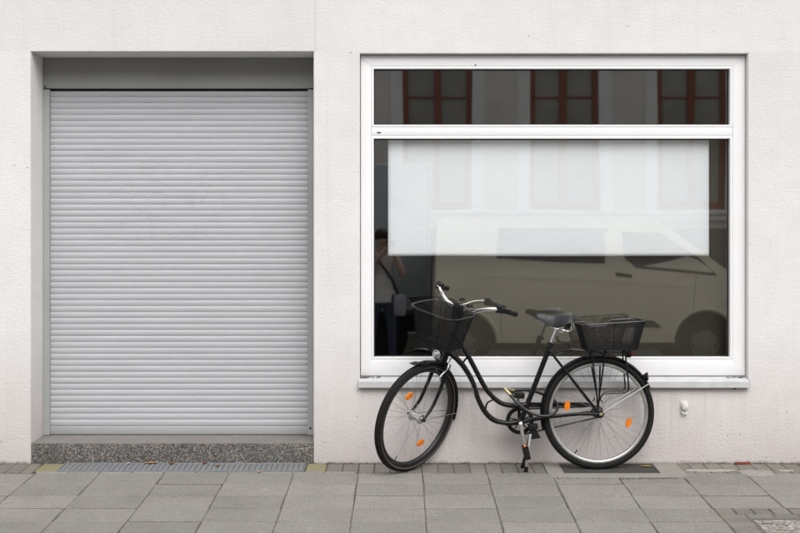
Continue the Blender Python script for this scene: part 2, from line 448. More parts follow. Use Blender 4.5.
PITCH, ROWP, GROT, Y1 = .3935, .2673, -.0087, -.2667
X0 = (422.5-CX)*(8+Y1)/F                                # a slab joint at depth Y1
slab_me = [plate('paving_slab', PITCH-.0046, ROWP-.0125, .06, M['slab'], .004, .0030) for _ in range(5)]
def jointx(k, y): return X0+PITCH*k+.0087*(y-Y1)
for k in range(-8, 7):
    for r_ in range(11):
        y = Y1-ROWP*(r_+.5); x = jointx(k+.5, y)
        if k >= 4 and 3 <= r_ <= 6: continue            # the utility cover and the small pavers round it
        # joint rows break a little between columns
        y += rng.uniform(-.007, .007)
        flat_piece('paving_slab', rng.choice(slab_me), x, y+.002, GROT-.004+rng.uniform(-.003, .003))
# header course of small pavers along the wall, leaving out the drain and the light well
paver_me = [plate('paver', .0945, .238, .06, M['paver'], .004, .002) for _ in range(4)]
moss_me = plate('mossy_paver', .140, .205, .05, M['moss_paver'], .005, .003)
xs0, xs1 = PG(61, 467).x, PG(305, 467).x
lw0, lw1 = PG(546, 470).x, PG(684, 472).x
pit = PITCH/4
for i in range(-32, 24):
    xa = X0+pit*i; xb = xa+pit; xm = (xa+xb)/2
    if xb < XL-.1 or xm > XR+.2: continue
    for (o0, o1) in ((PG(38, 467).x, PG(326.5, 467).x), (lw0, lw1)):      # cut pavers to fit against drain and light well
        if xa < o0 < xb: xb = o0
        elif xa < o1 < xb: xa = o1
        elif o0 <= xa and xb <= o1: xa = xb
    if xb-xa < .02: continue
    o = flat_piece('paver', rng.choice(paver_me), (xa+xb)/2, -.1355, GROT, -.001, .002, .006); o.scale.x = (xb-xa)/pit
def moss_paver(x0p, x1p):
    a, b = PG(x0p, 468).x, PG(x1p, 468).x
    o = flat_piece('mossy_paver', moss_me, (a+b)/2, -.118, GROT, .0, .0005, .003)
    o.scale.x = (b-a)/.145; o['label'] = 'paver grown over with yellow-green moss'
moss_paver(38, 60.5); moss_paver(306, 326)
# narrow strip stones between drain and slabs
strip_me = plate('strip_stone', .19, .034, .05, M['pale_concrete'], .003, .001)
x = PG(36, 472).x
while x < PG(326, 472).x:
    flat_piece('strip_stone', strip_me, x+.097, -.2430, GROT, -.001, .001, .004); x += .196
# pavers and utility cover at right
Y4 = Y1-3*ROWP; cov_x0 = jointx(4, Y4)
p2 = [plate('paver', .094, .112, .06, M['paver'], .004, .002), plate('paver', .136, .074, .06, M['paver'], .004, .002)]
for i in range(12):
    flat_piece('paver', p2[0], cov_x0+.052+.1*i, Y4-.062, GROT, 0, .0015, .006)
for j in range(11):
    flat_piece('paver', p2[1], jointx(4, Y4-.2)+.072, Y4-.163-.079*j, GROT, 0, .0015, .006)
for i in range(1, 8):
    flat_piece('paver', p2[1], jointx(4, Y4-.2)+.072+.141*i, Y4-.163, GROT, 0, .0015, .004)
# kerb stones
kme = plate('kerb_stone', .985, .13, .3, M['pale_concrete'], .012, .001)
for i in range(-9, 10):
    Mx = Matrix.Translation((i*1.0, KERB_Y-.067, GZ(KERB_Y)-.002)); place('kerb_stone', kme, pave, Mx)
# opposite side of our strip: plain slab sheets beyond the laid pieces
for s_, (a, b) in enumerate(((-60, jointx(-8, -1.5)-.01), (jointx(7, -1.5)+.01, 60))):
    mb = MB(); mb.add([gp(a, KERB_Y+.01, -.002), gp(b, KERB_Y+.01, -.002), gp(b, Y1, -.002), gp(a, Y1, -.002)], [(0, 1, 2, 3)])
    obj('paving_sheet', mb, M['slab'], pave)

# utility cover: iron frame filled with pebbly concrete
covL, covF = PG(747, 518).x, PG(747, 518).y
ut = thing('utility_cover', (covL+.35, covF-.3, GZ(covF-.3)), 'square utility cover with rusty iron frame and pebbly concrete fill, set among small pavers', 'manhole cover')
MT = Matrix.Translation((0, 0, 0))
def gbox(mb, x0, x1, y0, y1, top, th, b=.003):
    """box lying on the sloping pavement"""
    bm = MB().bevbox((x0, y0, -th), (x1, y1, top), b, 1)
    mb.add([Vector((q.x, q.y, q.z+GZ(q.y))) for q in bm.v], bm.f); return mb
mb = MB(); fx0, fx1, fy0, fy1 = covL, covL+.72, covF-.80, covF
for a in ((fx0, fx1, fy1-.022, fy1), (fx0, fx1, fy0, fy0+.022), (fx0, fx0+.022, fy0+.022, fy1-.022), (fx1-.022, fx1, fy0+.022, fy1-.022)):
    gbox(mb, *a, .001, .05)
obj('frame', mb, M['cover_iron'], ut)
mb = MB(); gbox(mb, fx0+.026, fx1-.026, fy0+.026, fy1-.026, -.002, .05); obj('fill', mb, M['cover_fill'], ut)
mb = MB(); gbox(mb, fx0+.05, fx0+.11, fy1-.12, fy1-.09, .0015, .02); obj('lifting_slot', mb, M['cover_iron'], ut)
# more pavers in front of the frame's left side continue past the picture: filler slabs right of it
for i in range(4):
    flat_piece('paving_slab', slab_me[i], fx1+.02+PITCH*(i % 2+.5), Y4-.27-ROWP*(i//2), GROT)

# ================================================================ THE HOUSE
bld = thing('plaster_house', (0, 0, 0), 'white plastered house front with a closed roller shutter and a large shop window', 'house')
dx0, dx1, dz1 = P(31, 0).x, P(313.5, 0).x, P(0, 51.5).z
wx0, wx1, wz1, wz0 = P(360, 0).x, P(748, 0).x, P(0, 53.5).z, P(0, 380).z
BX0, BX1, BZ0, BZ1, BD = -14.0, 14.0, -.3, 3.9, 8.0
E = .007
mb = MB()
HOLES = [(dx0, dx1, BZ0, dz1), (wx0, wx1, wz0, wz1)]
HE = [(a-E, b+E, (c if i == 0 else c-E), d+E) for i, (a, b, c, d) in enumerate(HOLES)]
xs = sorted({BX0, BX1, *[h[0] for h in HE], *[h[1] for h in HE]}); zs = sorted({BZ0, BZ1, *[h[2] for h in HE], *[h[3] for h in HE]})
for i in range(len(xs)-1):
    for j in range(len(zs)-1):
        mx, mz = (xs[i]+xs[i+1])/2, (zs[j]+zs[j+1])/2
        if any(h[0] < mx < h[1] and h[2] < mz < h[3] for h in HE): continue
        mb.add([(xs[i], 0, zs[j]), (xs[i+1], 0, zs[j]), (xs[i+1], 0, zs[j+1]), (xs[i], 0, zs[j+1])], [(0, 1, 2, 3)])
DREC = .275
for i, ((a, b, c, d), (a2, b2, c2, d2)) in enumerate(zip(HOLES, HE)):
    dep = .50 if i == 0 else .30
    sp = .0 if i == 0 else 0.0                       # the door's left reveal is splayed
    loops = [[(a2, 0, c2), (b2, 0, c2), (b2, 0, d2), (a2, 0, d2)],
             [(a+E*.3, E*.3, c+(0 if i == 0 else -E*.3)), (b+E*.3, E*.3, c), (b+E*.3, E*.3, d+E*.3), (a-E*.3, E*.3, d+E*.3)],
             [(a, E, c), (b, E, c), (b, E, d), (a, E, d)],
             [(a-sp, dep, c), (b, dep, c), (b, dep, d), (a-sp, dep, d)]]
    loops[1] = [(a-E*.3, E*.3, c), (b+E*.3, E*.3, c), (b+E*.3, E*.3, d+E*.3), (a-E*.3, E*.3, d+E*.3)]
    base = len(mb.v); mb.v += [Vector(q) for l_ in loops for q in l_]
    for l_ in range(3):
        for q in range(4):
            if i == 0 and q == 0: continue
            mb.f.append((base+l_*4+q, base+l_*4+(q+1) % 4, base+(l_+1)*4+(q+1) % 4, base+(l_+1)*4+q))
mb.add([(BX0, 0, BZ0), (BX1, 0, BZ0), (BX1, BD, BZ0), (BX0, BD, BZ0), (BX0, 0, BZ1), (BX1, 0, BZ1), (BX1, BD, BZ1), (BX0, BD, BZ1)],
       [(1, 2, 6, 5), (2, 3, 7, 6), (3, 0, 4, 7)])
obj('wall', mb, M['plaster'], bld)
mb = MB().prism([(-.4, BZ1-.05), (BD/2, BZ1+1.6), (BD+.4, BZ1-.05), (BD/2, BZ1-.02)], BX0-.3, BX1+.3, Matrix(((0, 1, 0, 0), (1, 0, 0, 0), (0, 0, 1, 0), (0, 0, 0, 1))))
obj('roof', mb, M['rooftile'], bld)
# the room behind the shop window
mb = MB(); mb.box((wx0-.14, .31, -.05), (wx1+1.5, 4.0, 3.2)); mb.f = [f for i, f in enumerate(mb.f) if i != 2]
mb.add([(wx0-.14, .31, -.05), (wx1+1.5, .31, -.05), (wx1+1.5, .31, wz0), (wx0-.14, .31, wz0)], [(0, 1, 2, 3)])
mb.add([(wx0-.14, .31, wz1), (wx1+1.5, .31, wz1), (wx1+1.5, .31, 3.2), (wx0-.14, .31, 3.2)], [(0, 1, 2, 3)])
mb.add([(wx0-.14, .31, wz0), (wx0, .31, wz0), (wx0, .31, wz1), (wx0-.14, .31, wz1)], [(0, 1, 2, 3)])
mb.add([(wx1, .31, wz0), (wx1+1.5, .31, wz0), (wx1+1.5, .31, wz1), (wx1, .31, wz1)], [(0, 1, 2, 3)])
obj('shop_room', mb, M['room'], bld)

# ---- door step
st = MB().bevbox((dx0+.001, .006, -.12), (dx1-.001, DREC+.07, P(0, 443.7).z), .006, 2)
stp = obj('door_step', st, M['terrazzo'], bld); stp['label'] = 'dark pebble-dash concrete step under the shutter'
zt = P(0, 443.7).z
mb = MB(); mb.add([(dx0+.002, .012, zt+.0015), (dx1-.002, .012, zt+.0015), (dx1-.002, DREC+.06, P(0, 435.2, DREC).z), (dx0-.012, DREC+.06, P(0, 435.2, DREC).z)], [(0, 1, 2, 3)])
mb.add([(dx0+.002, .012, zt-.004), (dx1-.002, .012, zt-.004)], [])
b_ = len(mb.v); mb.f.append((0, 1, b_-1, b_-2))
obj('step_top', mb, M['terrazzo_top'], stp)

# ---- roller shutter
YD = DREC
sh = obj('roller_shutter', MB().bevbox((P(42, 0, YD).x+.005, YD-.004, P(0, 88.5, YD).z), (P(316, 0, YD).x, YD+.15, dz1+.004), .004, 1), M['box_grey'], bld)
sh['label'] = 'closed pale grey aluminium roller shutter'
zbot = P(0, 435.2, YD).z
mb = MB().bevbox((P(43, 0, YD).x, YD-.006, zbot+.0005), (P(49.6, 0, YD).x, YD+.06, P(0, 89.6, YD).z), .003, 1); obj('guide_rail', mb, M['rail'], sh)
mb = MB().bevbox((P(307.6, 0, YD).x, YD-.006, zbot+.0005), (P(315, 0, YD).x, YD+.06, P(0, 89.6, YD).z), .003, 1); obj('guide_rail', mb, M['rail'], sh)
sx0, sx1 = P(49.4, 0, YD).x, P(307.8, 0, YD).x
ztop = P(0, 90.6, YD).z; zb2 = P(0, 426.3, YD).z; NS = 56; sp_ = (ztop-zb2)/NS
prof = []                                              # (y, z) of one slat face, top to bottom
for i in range(11):
    u = i/10; prof.append((YD+.030-.0044*math.sin(math.pi*min(1, max(0, (u*.97))))**.8, -u*sp_*.95))
prof = [(YD+.0312, .0010)]+prof+[(YD+.0312, -sp_*.955), (YD+.0312, -sp_)]
sm = MB(); n_ = len(prof)
sm.add([(sx0, y, z) for y, z in prof]+[(sx1, y, z) for y, z in prof], [(i, i+1, n_+i+1, n_+i) for i in range(n_-1)])
slat_me = mesh_of('slat', sm, Vector((0, 0, 0)), sharp=50); slat_me.materials.append(M['shutter'])
for i in range(NS):
    place('slat', slat_me, sh, Matrix.Translation((rng.uniform(-.0008, .0008), rng.uniform(-.0006, .0006), ztop-i*sp_)))
mb = MB().bevbox((sx0, YD+.016, zbot+.003), (sx1, YD+.05, zb2-.001), .004, 2); obj('bottom_bar', mb, M['rail'], sh)
mb = MB().bevbox((sx0-.02, YD+.05, zbot), (sx1+.02, YD+.052, ztop+.01), .0005, 1); obj('backing', mb, M['void'], sh)
for x_, z_ in ((P(45.2, 0, YD).x, P(0, 87, YD).z), (P(310.5, 0, YD).x, P(0, 428, YD).z)):
    obj('screw', MB().lathe([(0.0, -.003), (.006, -.003), (.007, 0)], Matrix.Translation((x_, YD-.006, z_)), 12), M['black_trim'], sh)

# ---- shop window
YF = .048; YG = .092
win = obj('shop_window', MB().box((wx0+.002, YF+.03, wz0), (wx0+.012, .16, wz1-.004)).box((wx1-.012, YF+.03, wz0), (wx1-.002, .16, wz1-.004)).box((wx0+.014, YF+.03, wz1-.012), (wx1-.014, .16, wz1-.004)), M['pvc'], bld)
win['label'] = 'large fixed shop window with white plastic frame and a transom light above'
gx0, gx1 = P(373.8, 0, YF).x, P(730.2, 0, YF).x
gza, gzb, gzc, gzd = P(0, 68.8, YF).z, P(0, 124.8, YF).z, P(0, 138.6, YF).z, P(0, 357, YF).z
fx0_, fx1_, fz1_ = wx0+.004, wx1-.004, wz1-.004
fz0_ = P(0, 375.6, YF).z
B = .016                                               # glazing bead
def mitre(x0, x1, z0, z1, ix0, ix1, iz0, iz1, y0, y1, c=.004):
    """four mitred frame members as separate meshes: outer rect -> inner rect"""
    o_ = [(x0, z0), (x1, z0), (x1, z1), (x0, z1)]; i_ = [(ix0, iz0), (ix1, iz0), (ix1, iz1), (ix0, iz1)]
    names = ['frame_rail', 'frame_stile', 'frame_rail', 'frame_stile']; out = []
    for q in range(4):
        a, b, c_, d = o_[q], o_[(q+1) % 4], i_[(q+1) % 4], i_[q]
        # shrink the mitre ends slightly so the joint reads as a fine line
        cx = [(a[k]+b[k]+c_[k]+d[k])/4 for k in (0, 1)]
        t_ = (b[0]-a[0], b[1]-a[1]); L = math.hypot(*t_); t_ = (t_[0]/L, t_[1]/L); g = .0004
        a = (a[0]+t_[0]*g, a[1]+t_[1]*g); b = (b[0]-t_[0]*g, b[1]-t_[1]*g); c_ = (c_[0]-t_[0]*g, c_[1]-t_[1]*g); d = (d[0]+t_[0]*g, d[1]+t_[1]*g)
        bm = bmesh.new()
        vv = [bm.verts.new((p_[0], y, p_[1])) for y in (y0, y1) for p_ in (a, b, c_, d)]
        for f in ((0, 1, 2, 3), (7, 6, 5, 4), (0, 4, 5, 1), (1, 5, 6, 2), (2, 6, 7, 3), (3, 7, 4, 0)): bm.faces.new([vv[k] for k in f])
        ed = [e for e in bm.edges if all(abs(v2.co.y-y0) < 1e-6 for v2 in e.verts) and ({vv.index(v2) for v2 in e.verts} in ({0, 1}, {2, 3}))]
        bmesh.ops.bevel(bm, geom=ed, offset=c, segments=2, profile=.5, affect='EDGES')
        bm.verts.index_update(); m_ = MB(); m_.add([v2.co.copy() for v2 in bm.verts], [tuple(v2.index for v2 in f.verts) for f in bm.faces]); bm.free()
        out.append((names[q], m_))
    return out
for nme, m_ in mitre(fx0_, fx1_, fz0_, fz1_, gx0-B, gx1+B, gzd-B, gza+B, YF, YF+.075): obj(nme, m_, M['pvc'], win)
obj('transom', MB().bevbox((gx0-B+.0006, YF+.0012, gzc+B), (gx1+B-.0006, YF+.07, gzb-B), .004, 2), M['pvc'], win)
for (za, zb_) in ((gzb, gza), (gzd, gzc)):
    for nme, m_ in mitre(gx0-B+.0002, gx1+B-.0002, za-B+.0002, zb_+B-.0002, gx0, gx1, za, zb_, YF+.0012, YF+.055, .003):
        obj('glazing_bead', m_, M['pvc'], win)
    # black gasket just inside the bead
    for nme, m_ in mitre(gx0-.004, gx1+.004, za-.004, zb_+.004, gx0+.007, gx1-.007, za+.007, zb_-.007, YG-.006, YG-.001, .001):
        obj('gasket', m_, M['gasket'], win)
    pn = MB().box((gx0-.012, YG, za-.012), (gx1+.012, YG+.0001, zb_+.012)); pn.f = [pn.f[2]]
    obj('pane', pn, M['glass'], win, smooth=False)
# small marks on the frame: drain slot cap and a plugged hole
c_ = P(379, 132.6, YF); obj('drain_cap', MB().bevbox((c_.x-.012, YF-.003, c_.z-.0032), (c_.x+.012, YF+.002, c_.z+.0032), .001, 1), M['black_trim'], win)
c_ = P(475.5, 65.2, YF); obj('plugged_hole', MB().lathe([(0, -.002), (.0045, -.002), (.0055, .001)], Matrix.Translation(c_), 12), M['black_trim'], win)
# aluminium sill: sloping top, folded front lip, end caps
sx_0, sx_1 = P(358.3, 0, -.035).x, P(750.2, 0, -.035).x
zl = P(0, 381.2, -.035).z; zl2 = P(0, 387.6, -.035).z; zk = fz0_-.003
mb = MB().add([(sx_0, YF+.02, zk), (sx_1, YF+.02, zk), (sx_1, -.035, zl), (sx_0, -.035, zl), (sx_1, -.038, zl-.003), (sx_0, -.038, zl-.003),
               (sx_1, -.038, zl2), (sx_0, -.038, zl2), (sx_1, -.026, zl2+.001), (sx_0, -.026, zl2+.001), (sx_1, -.026, zl-.005), (sx_0, -.026, zl-.005), (sx_1, YF+.02, zk-.006), (sx_0, YF+.02, zk-.006)],
              [(0, 1, 2, 3), (3, 2, 4, 5), (5, 4, 6, 7), (7, 6, 8, 9), (9, 8, 10, 11), (11, 10, 12, 13)])
so_ = obj('sill', mb, M['sill'], win, sharp=20)
# plaster tongue beneath the sill inside the opening
obj('sill_bed', MB().box((wx0+.002, .004, wz0-.02), (wx1-.002, .15, zk-.02)), M['plaster'], so_)
for x_ in (sx_0, sx_1-.004):
    obj('end_cap', MB().prism([(0, zl2), (.0, zl+.004), (.0, zl+.004)], 0, 0) if False else
        MB().add([(x_, -.040, zl2-.001), (x_, -.040, zl+.004), (x_, YF-.01, zk+.006), (x_, YF-.01, zk-.03), (x_, -.02, zl2-.001),
                  (x_+.004, -.040, zl2-.001), (x_+.004, -.040, zl+.004), (x_+.004, YF-.01, zk+.006), (x_+.004, YF-.01, zk-.03), (x_+.004, -.02, zl2-.001)],
                 [(0, 1, 2, 3, 4), (9, 8, 7, 6, 5), (0, 5, 6, 1), (1, 6, 7, 2), (2, 7, 8, 3), (3, 8, 9, 4), (4, 9, 5, 0)]), M['sill'], so_)
# crumbled dirt in the sill corners
for seed, (pa, pb, hh) in enumerate(((358.8, 366, .010), (716, 748.5, .009), (364, 380, .004))):
    mb = MB(); r2 = random.Random(seed)
    for _ in range(46):
        u = r2.random(); u = u*u if seed != 1 else 1-u*u
        c_ = P(pa+(pb-pa)*u, 0, .06); s_ = r2.uniform(.0015, .0048)
        y_ = YF-.006-r2.uniform(0, .02)
        mb.ball((c_.x, y_, zk-(YF+.02-y_)*(zk-zl)/(YF+.055)+s_*.4), s_, 3, (1.6, 1, .7))
    tag(obj('corner_dirt', mb, M['dirt'], so_), kind='stuff')
c_ = P(735, 388.4, -.02); obj('bolt_end', MB().cyl((c_.x, -.015, c_.z+.004), (c_.x, -.015, c_.z-.006), .006, 10), M['black_trim'], so_)

# ---- small painted pipe stub on the wall
c_ = P(684.2, 405.5, 0)
kb = obj('pipe_stub', MB().lathe([(0, -.030), (.016, -.030), (.0205, -.027), (.022, -.020), (.0215, .004)], Matrix.Translation((c_.x, 0, c_.z)) @ Matrix.Scale(1.2, 4, (0, 0, 1)), 24), M['knob'], bld)
kb['label'] = 'small white painted pipe stub on the wall below the sill'
obj('wall_flange', MB().bevbox((c_.x-.026, -.006, c_.z-.052), (c_.x+.020, .003, c_.z+.034), .005, 2), M['plaster'], kb)
obj('lower_hook', MB().tube([(c_.x-.018, -.004, c_.z-.040), (c_.x-.012, -.020, c_.z-.048), (c_.x+.006, -.022, c_.z-.050), (c_.x+.015, -.004, c_.z-.042)], .005, 8), M['knob'], kb)

# ---- white sheet of paper hung inside the window
pl = thing('paper_sheet', (P(548, 0, YG+.02).x, YG+.02, P(0, 256, YG+.02).z), 'wide white paper sheet hung inside the shop window', 'paper sheet')
mb = MB(); a = P(388, 134, YG+.02); b = P(709, 256, YG+.02); NX, NZ = 90, 36
from mathutils import noise as mn
def wav(u, v_):
    return .6*(.0035*mn.noise(Vector((u*5, v_*2.0, 1.3)))+.002*mn.noise(Vector((u*14+v_*4, v_*5, 4.0)))+.0016*abs(mn.noise(Vector((u*9-v_*6, u*3+v_*8, 7)))))
for j in range(NZ+1):
    for i in range(NX+1):
        u, v_ = i/NX, j/NZ
        mb.v.append(Vector((a.x+(b.x-a.x)*u, YG+.022+wav(u, v_)*(1 if v_ < .95 else 1.3), a.z+(b.z-a.z)*v_+(.0015*math.sin(u*9) if j == NZ else 0))))
for j in range(NZ):
    for i in range(NX): mb.f.append((j*(NX+1)+i, j*(NX+1)+i+1, (j+1)*(NX+1)+i+1, (j+1)*(NX+1)+i))
ps = obj('sheet', mb, M['paper'], pl); md = ps.modifiers.new('thickness', 'SOLIDIFY'); md.thickness = .0006
obj('top_batten', MB().box((a.x, YG+.016, a.z-.012), (b.x, YG+.019, a.z+.004)), M['paper'], pl)

# ---- dull brown board standing inside, close behind the glass
a = P(432.5, 133, YG+.10); b = P(744, 372, YG+.10)
bd = thing('brown_board', ((a.x+b.x)/2, YG+.11, b.z), 'dark brown board standing behind the glass under the white paper sheet', 'board')
obj('board_panel', MB().bevbox((a.x, YG+.10, b.z), (b.x, YG+.115, a.z), .002, 1), simple('brown_board', (.047, .038, .024), .8, 0, .12, 2), bd)
obj('batten', MB().box((a.x+.05, YG+.1155, b.z+.1), (b.x-.05, YG+.14, b.z+.16)), M['room'], bd)

# ================================================================ DRAIN GRATE AND LIGHT WELL
dr = thing('drain_grate', ((xs0+xs1)/2, -.09, GZ(-.09)), 'narrow galvanised drain grate laid along the foot of the pebbled step', 'drain grate')
mb = MB(); ya, yb = -.004, -.213
for q in ((xs0, xs1, yb, yb+.006), (xs0, xs1, ya-.006, ya), (xs0, xs0+.006, yb+.006, ya-.006), (xs1-.006, xs1, yb+.006, ya-.006)): gbox(mb, *q, .004, .03, .001)
obj('frame', mb, M['galv'], dr)
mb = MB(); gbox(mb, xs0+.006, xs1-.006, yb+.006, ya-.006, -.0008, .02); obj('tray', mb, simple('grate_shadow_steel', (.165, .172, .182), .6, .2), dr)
nb = 45; bw = (xs1-xs0-.012)/nb
bar = MB().bevbox((-bw*.31, yb+.007, -.010), (bw*.31, ya-.007, .003), .002, 1)
bar = MB().add([Vector((q.x, q.y, q.z+GZ(q.y))) for q in bar.v], bar.f)
bar_me = mesh_of('bar', bar, Vector((0, 0, 0)), smooth=False); bar_me.materials.append(M['galv'])
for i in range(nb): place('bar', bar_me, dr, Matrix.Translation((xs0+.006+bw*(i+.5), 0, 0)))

lw = thing('light_well_grate', ((lw0+lw1)/2, -.15, GZ(-.15)), 'dark fine-meshed cellar grate in a pale concrete surround under the rear wheel', 'cellar grate')
yF = PG(600, 477.6).y; g0, g1 = PG(563, 472).x, PG(657.5, 470).x; gy0, gy1 = PG(600, 474).y, -.028
mb = MB()
for q in ((lw0, lw1, yF, gy0), (lw0, g0, gy0+.0005, -.004), (g1, lw1, gy0+.0005, -.004), (g0+.0005, g1-.0005, gy1, -.004)): gbox(mb, *q, .006, .05, .003)
obj('concrete_surround', mb, M['pale_concrete'], lw)
mb = MB(); gbox(mb, g0+.001, g1-.001, gy0+.001, gy1-.001, -.022, .04); obj('pit', mb, M['void'], lw)
mb = MB(); n1 = 62; n2 = 17
for i in range(n1):
    x_ = g0+(g1-g0)*(i+.5)/n1; gbox(mb, x_-.0016, x_+.0016, gy0+.002, gy1-.002, .003, .006, .0005)
for j in range(n2):
    y_ = gy0+(gy1-gy0)*(j+.5)/n2; gbox(mb, g0+.002, g1-.002, y_-.0012, y_+.0012, .002, .006, .0005)
tag(obj('wire_mesh', mb, M['iron'], lw, smooth=False), kind='stuff')
mb = MB()
for q in ((g0, g1, gy0, gy0+.006), (g0, g1, gy1-.006, gy1), (g0, g0+.006, gy0+.006, gy1-.006), (g1-.006, g1, gy0+.006, gy1-.006)): gbox(mb, *q, .005, .02, .001)
obj('edge_frame', mb, M['iron'], lw)
# mossy dirt line in front of the surround and tufts in joints
def tuft_line(name, pts, n, s0, s1, mat_, label, cat):
    r2 = random.Random(hash(label) % 999 if False else len(label)); mb = MB()
    for _ in range(n):
        k = r2.randrange(len(pts)-1); u = r2.random(); a = Vector(pts[k]); b = Vector(pts[k+1]); p_ = a.lerp(b, u)
        s_ = r2.uniform(s0, s1); q = Vector((p_.x+r2.uniform(-.004, .004), p_.y+r2.uniform(-.005, .005), 0)); q.z = GZ(q.y)-.003
        mb.ball(q, s_, 3, (r2.uniform(.8, 2.2), 1, r2.uniform(.5, 1.0)))
    return tag(obj(name, mb, mat_), label, cat, kind='stuff')
tuft_line('joint_dirt', [PG(556, 478.6), PG(600, 478.8), PG(640, 478.6), PG(678, 478.2)], 420, .003, .0085, M['dirt'], 'crumbly brown dirt in the joint before the cellar grate surround', 'dirt')
tuft_line('joint_moss', [PG(547, 468), PG(549, 473), PG(551.5, 478.5), PG(562, 479)], 70, .002, .005, M['moss'], 'bright green moss in the joint corner beside the cellar grate', 'moss')
tuft_line('wall_foot_dirt', [(PG(326, 463).x, -.006, 0), (PG(545, 463).x, -.005, 0)], 330, .0018, .006, M['dirt'], 'dark crumbly dirt along the wall foot behind the bicycle', 'dirt')
tuft_line('wall_foot_dirt', [(PG(684, 463).x, -.006, 0), (PG(800, 463).x, -.005, 0)], 160, .0015, .005, M['dirt'], 'dark crumbs along the wall foot beside the brick shard', 'dirt')
tuft_line('wall_foot_moss', [PG(676, 465), PG(683, 476.5)], 26, .0015, .004, M['moss'], 'thin moss in the joint right of the cellar grate surround', 'moss')
tuft_line('strip_moss', [PG(120, 472.3), PG(200, 472.6), PG(330, 474)], 130, .0012, .0035, M['dirt'], 'thin dirt line between drain strip and paving slabs', 'dirt')

# old cement smeared over the pavers beside the brick shard
def smear(cx, cy, rx, ry, seed):
    r2 = random.Random(seed); c = PG(cx, cy); n_ = 26; mb = MB(); ring = []
    for i in range(n_):
        a_ = 2*math.pi*i/n_; k = r2.uniform(.8, 1.12); q = Vector((c.x+rx*k*math.copysign(abs(math.cos(a_))**.7, math.cos(a_)), c.y+ry*k*math.copysign(abs(math.sin(a_))**.7, math.sin(a_)), 0)); ring.append(q)
    mb.v = [Vector((q.x, q.y, GZ(q.y)+.0005)) for q in ring]+[Vector((c.x+(q.x-c.x)*.86, c.y+(q.y-c.y)*.86, GZ(c.y+(q.y-c.y)*.86)+.0035)) for q in ring]
    mb.f = [(i, (i+1) % n_, n_+(i+1) % n_, n_+i) for i in range(n_)]+[tuple(range(n_, 2*n_))]
    obj('cement_smear', mb, M['smear'], pave)['label'] = 'pale old cement smear on the pavers'
M['smear'] = concrete('old_cement', (.36, .345, .315), (.30, .285, .26), speck=.3)
smear(757, 472.8, .105, .085, 3); smear(710, 470.6, .16, .030, 5); smear(786, 470.8, .05, .022, 8)

# dry leaves and other litter
def leaf(px, py, L, W, rz, mat_, label, curl=.3, cat='leaf'):
    c = PG(px, py); mb = MB(); n_ = 8
    rows = []
    for i in range(n_+1):
        u = i/n_; wdt = W*math.sin(math.pi*min(1, u*.92+.04))**.8*.5*(1+.18*math.sin(u*19))
        z_ = .004+curl*L*(u-.5)**2*1.2
        rows.append([Vector(((u-.5)*L, s_*wdt, z_+abs(s_)*wdt*.45)) for s_ in (-1, 0, 1)])
    mb.v = [q for r_ in rows for q in r_]
    mb.f = [(i*3+j, i*3+j+1, i*3+j+4, i*3+j+3) for i in range(n_) for j in range(2)]
    Mx = Matrix.Translation(c) @ TILT @ Matrix.Rotation(rz, 4, 'Z'); mb.v = [Mx @ q for q in mb.v]
    o = obj('dry_leaf', mb, mat_, origin=c); o.modifiers.new('thickness', 'SOLIDIFY').thickness = .0007
    return tag(o, label, cat)
leaf(151, 463.9, .085, .032, .05, M['leaf_tan'], 'curled tan leaf lying on the drain grate at the step')
leaf(172, 464.2, .045, .030, .6, M['leaf_brown'], 'small ochre brown leaf beside the tan leaf on the drain grate')
leaf(205, 461.9+1.9, .034, .030, 1.1, M['leaf_red'], 'dark red leaf standing against the pebbled step')
leaf(217.5, 466.5, .036, .020, -.2, M['leaf_brown'], 'little orange-brown leaf in the middle of the drain grate bars')
leaf(646, 467.2, .070, .026, -.12, M['leaf_yellow'], 'yellow leaf lying on the dark cellar grate')
leaf(129, 462.8+1.2, .030, .022, .4, simple('paper_scrap', (.55, .56, .57), .7), 'tiny whitish paper scrap between step and drain grate', cat='litter')
leaf(258.5, 472.4, .026, .014, .1, M['leaf_tan'], 'tiny pale orange leaf bit on the strip stones before the drain')
c_ = PG(742.5, 464.2)
mb = MB().bevbox((-.048, -.016, -.004), (.048, .012, .014), .004, 2, jit=.006); mb.v = [Vector((q.x, q.y, q.z+q.x*.04))+c_ for q in mb.v]
tag(obj('brick_shard', mb, M['brick'], origin=c_), 'thin red brick shard lying against the wall foot', 'brick shard')
# ================================================================ THE BICYCLE
M['stay'] = simple('pale_stay', (.62, .62, .60), .4, .2)
YAW = math.atan2(.060, .93)                            # the front stands a little farther from the wall
def yb(px): return -.165-.060*(598-px)/151.0
YB = yb(520)
YW = Matrix.Rotation(YAW, 4, 'Z')
bike_base = Vector((P(505, 0, YB).x, YB, GZ(YB)))
bike = thing('bicycle', bike_base, 'black step-through city bicycle with two wire baskets parked against the wall', 'bicycle')
RW, RT = .351, .0225                                   # wheel radius over the tyre, tyre half width
def b(px, py, dy=0.0): return P(px, py, yb(px)+dy)
def bz(py, px=560): return P(0, py, yb(px))
def ybx(x): return yb(x*F/(8-.19)+CX)
def smooth_path(pts, n=6):
    """Catmull-Rom through pts"""
    pts = [Vector(p) for p in pts]; out = []
    for i in range(len(pts)-1):
        p0 = pts[max(i-1, 0)]; p1 = pts[i]; p2 = pts[i+1]; p3 = pts[min(i+2, len(pts)-1)]
        for k in range(n):
            t = k/n
            out.append(.5*((2*p1)+(p2-p0)*t+(2*p0-5*p1+4*p2-p3)*t*t+(3*p1-p0-3*p2+p3)*t**3))
    out.append(pts[-1]); return out
rh = b(598.3, 0); rear_hub = Vector((rh.x, rh.y, GZ(rh.y)+RW-.002))
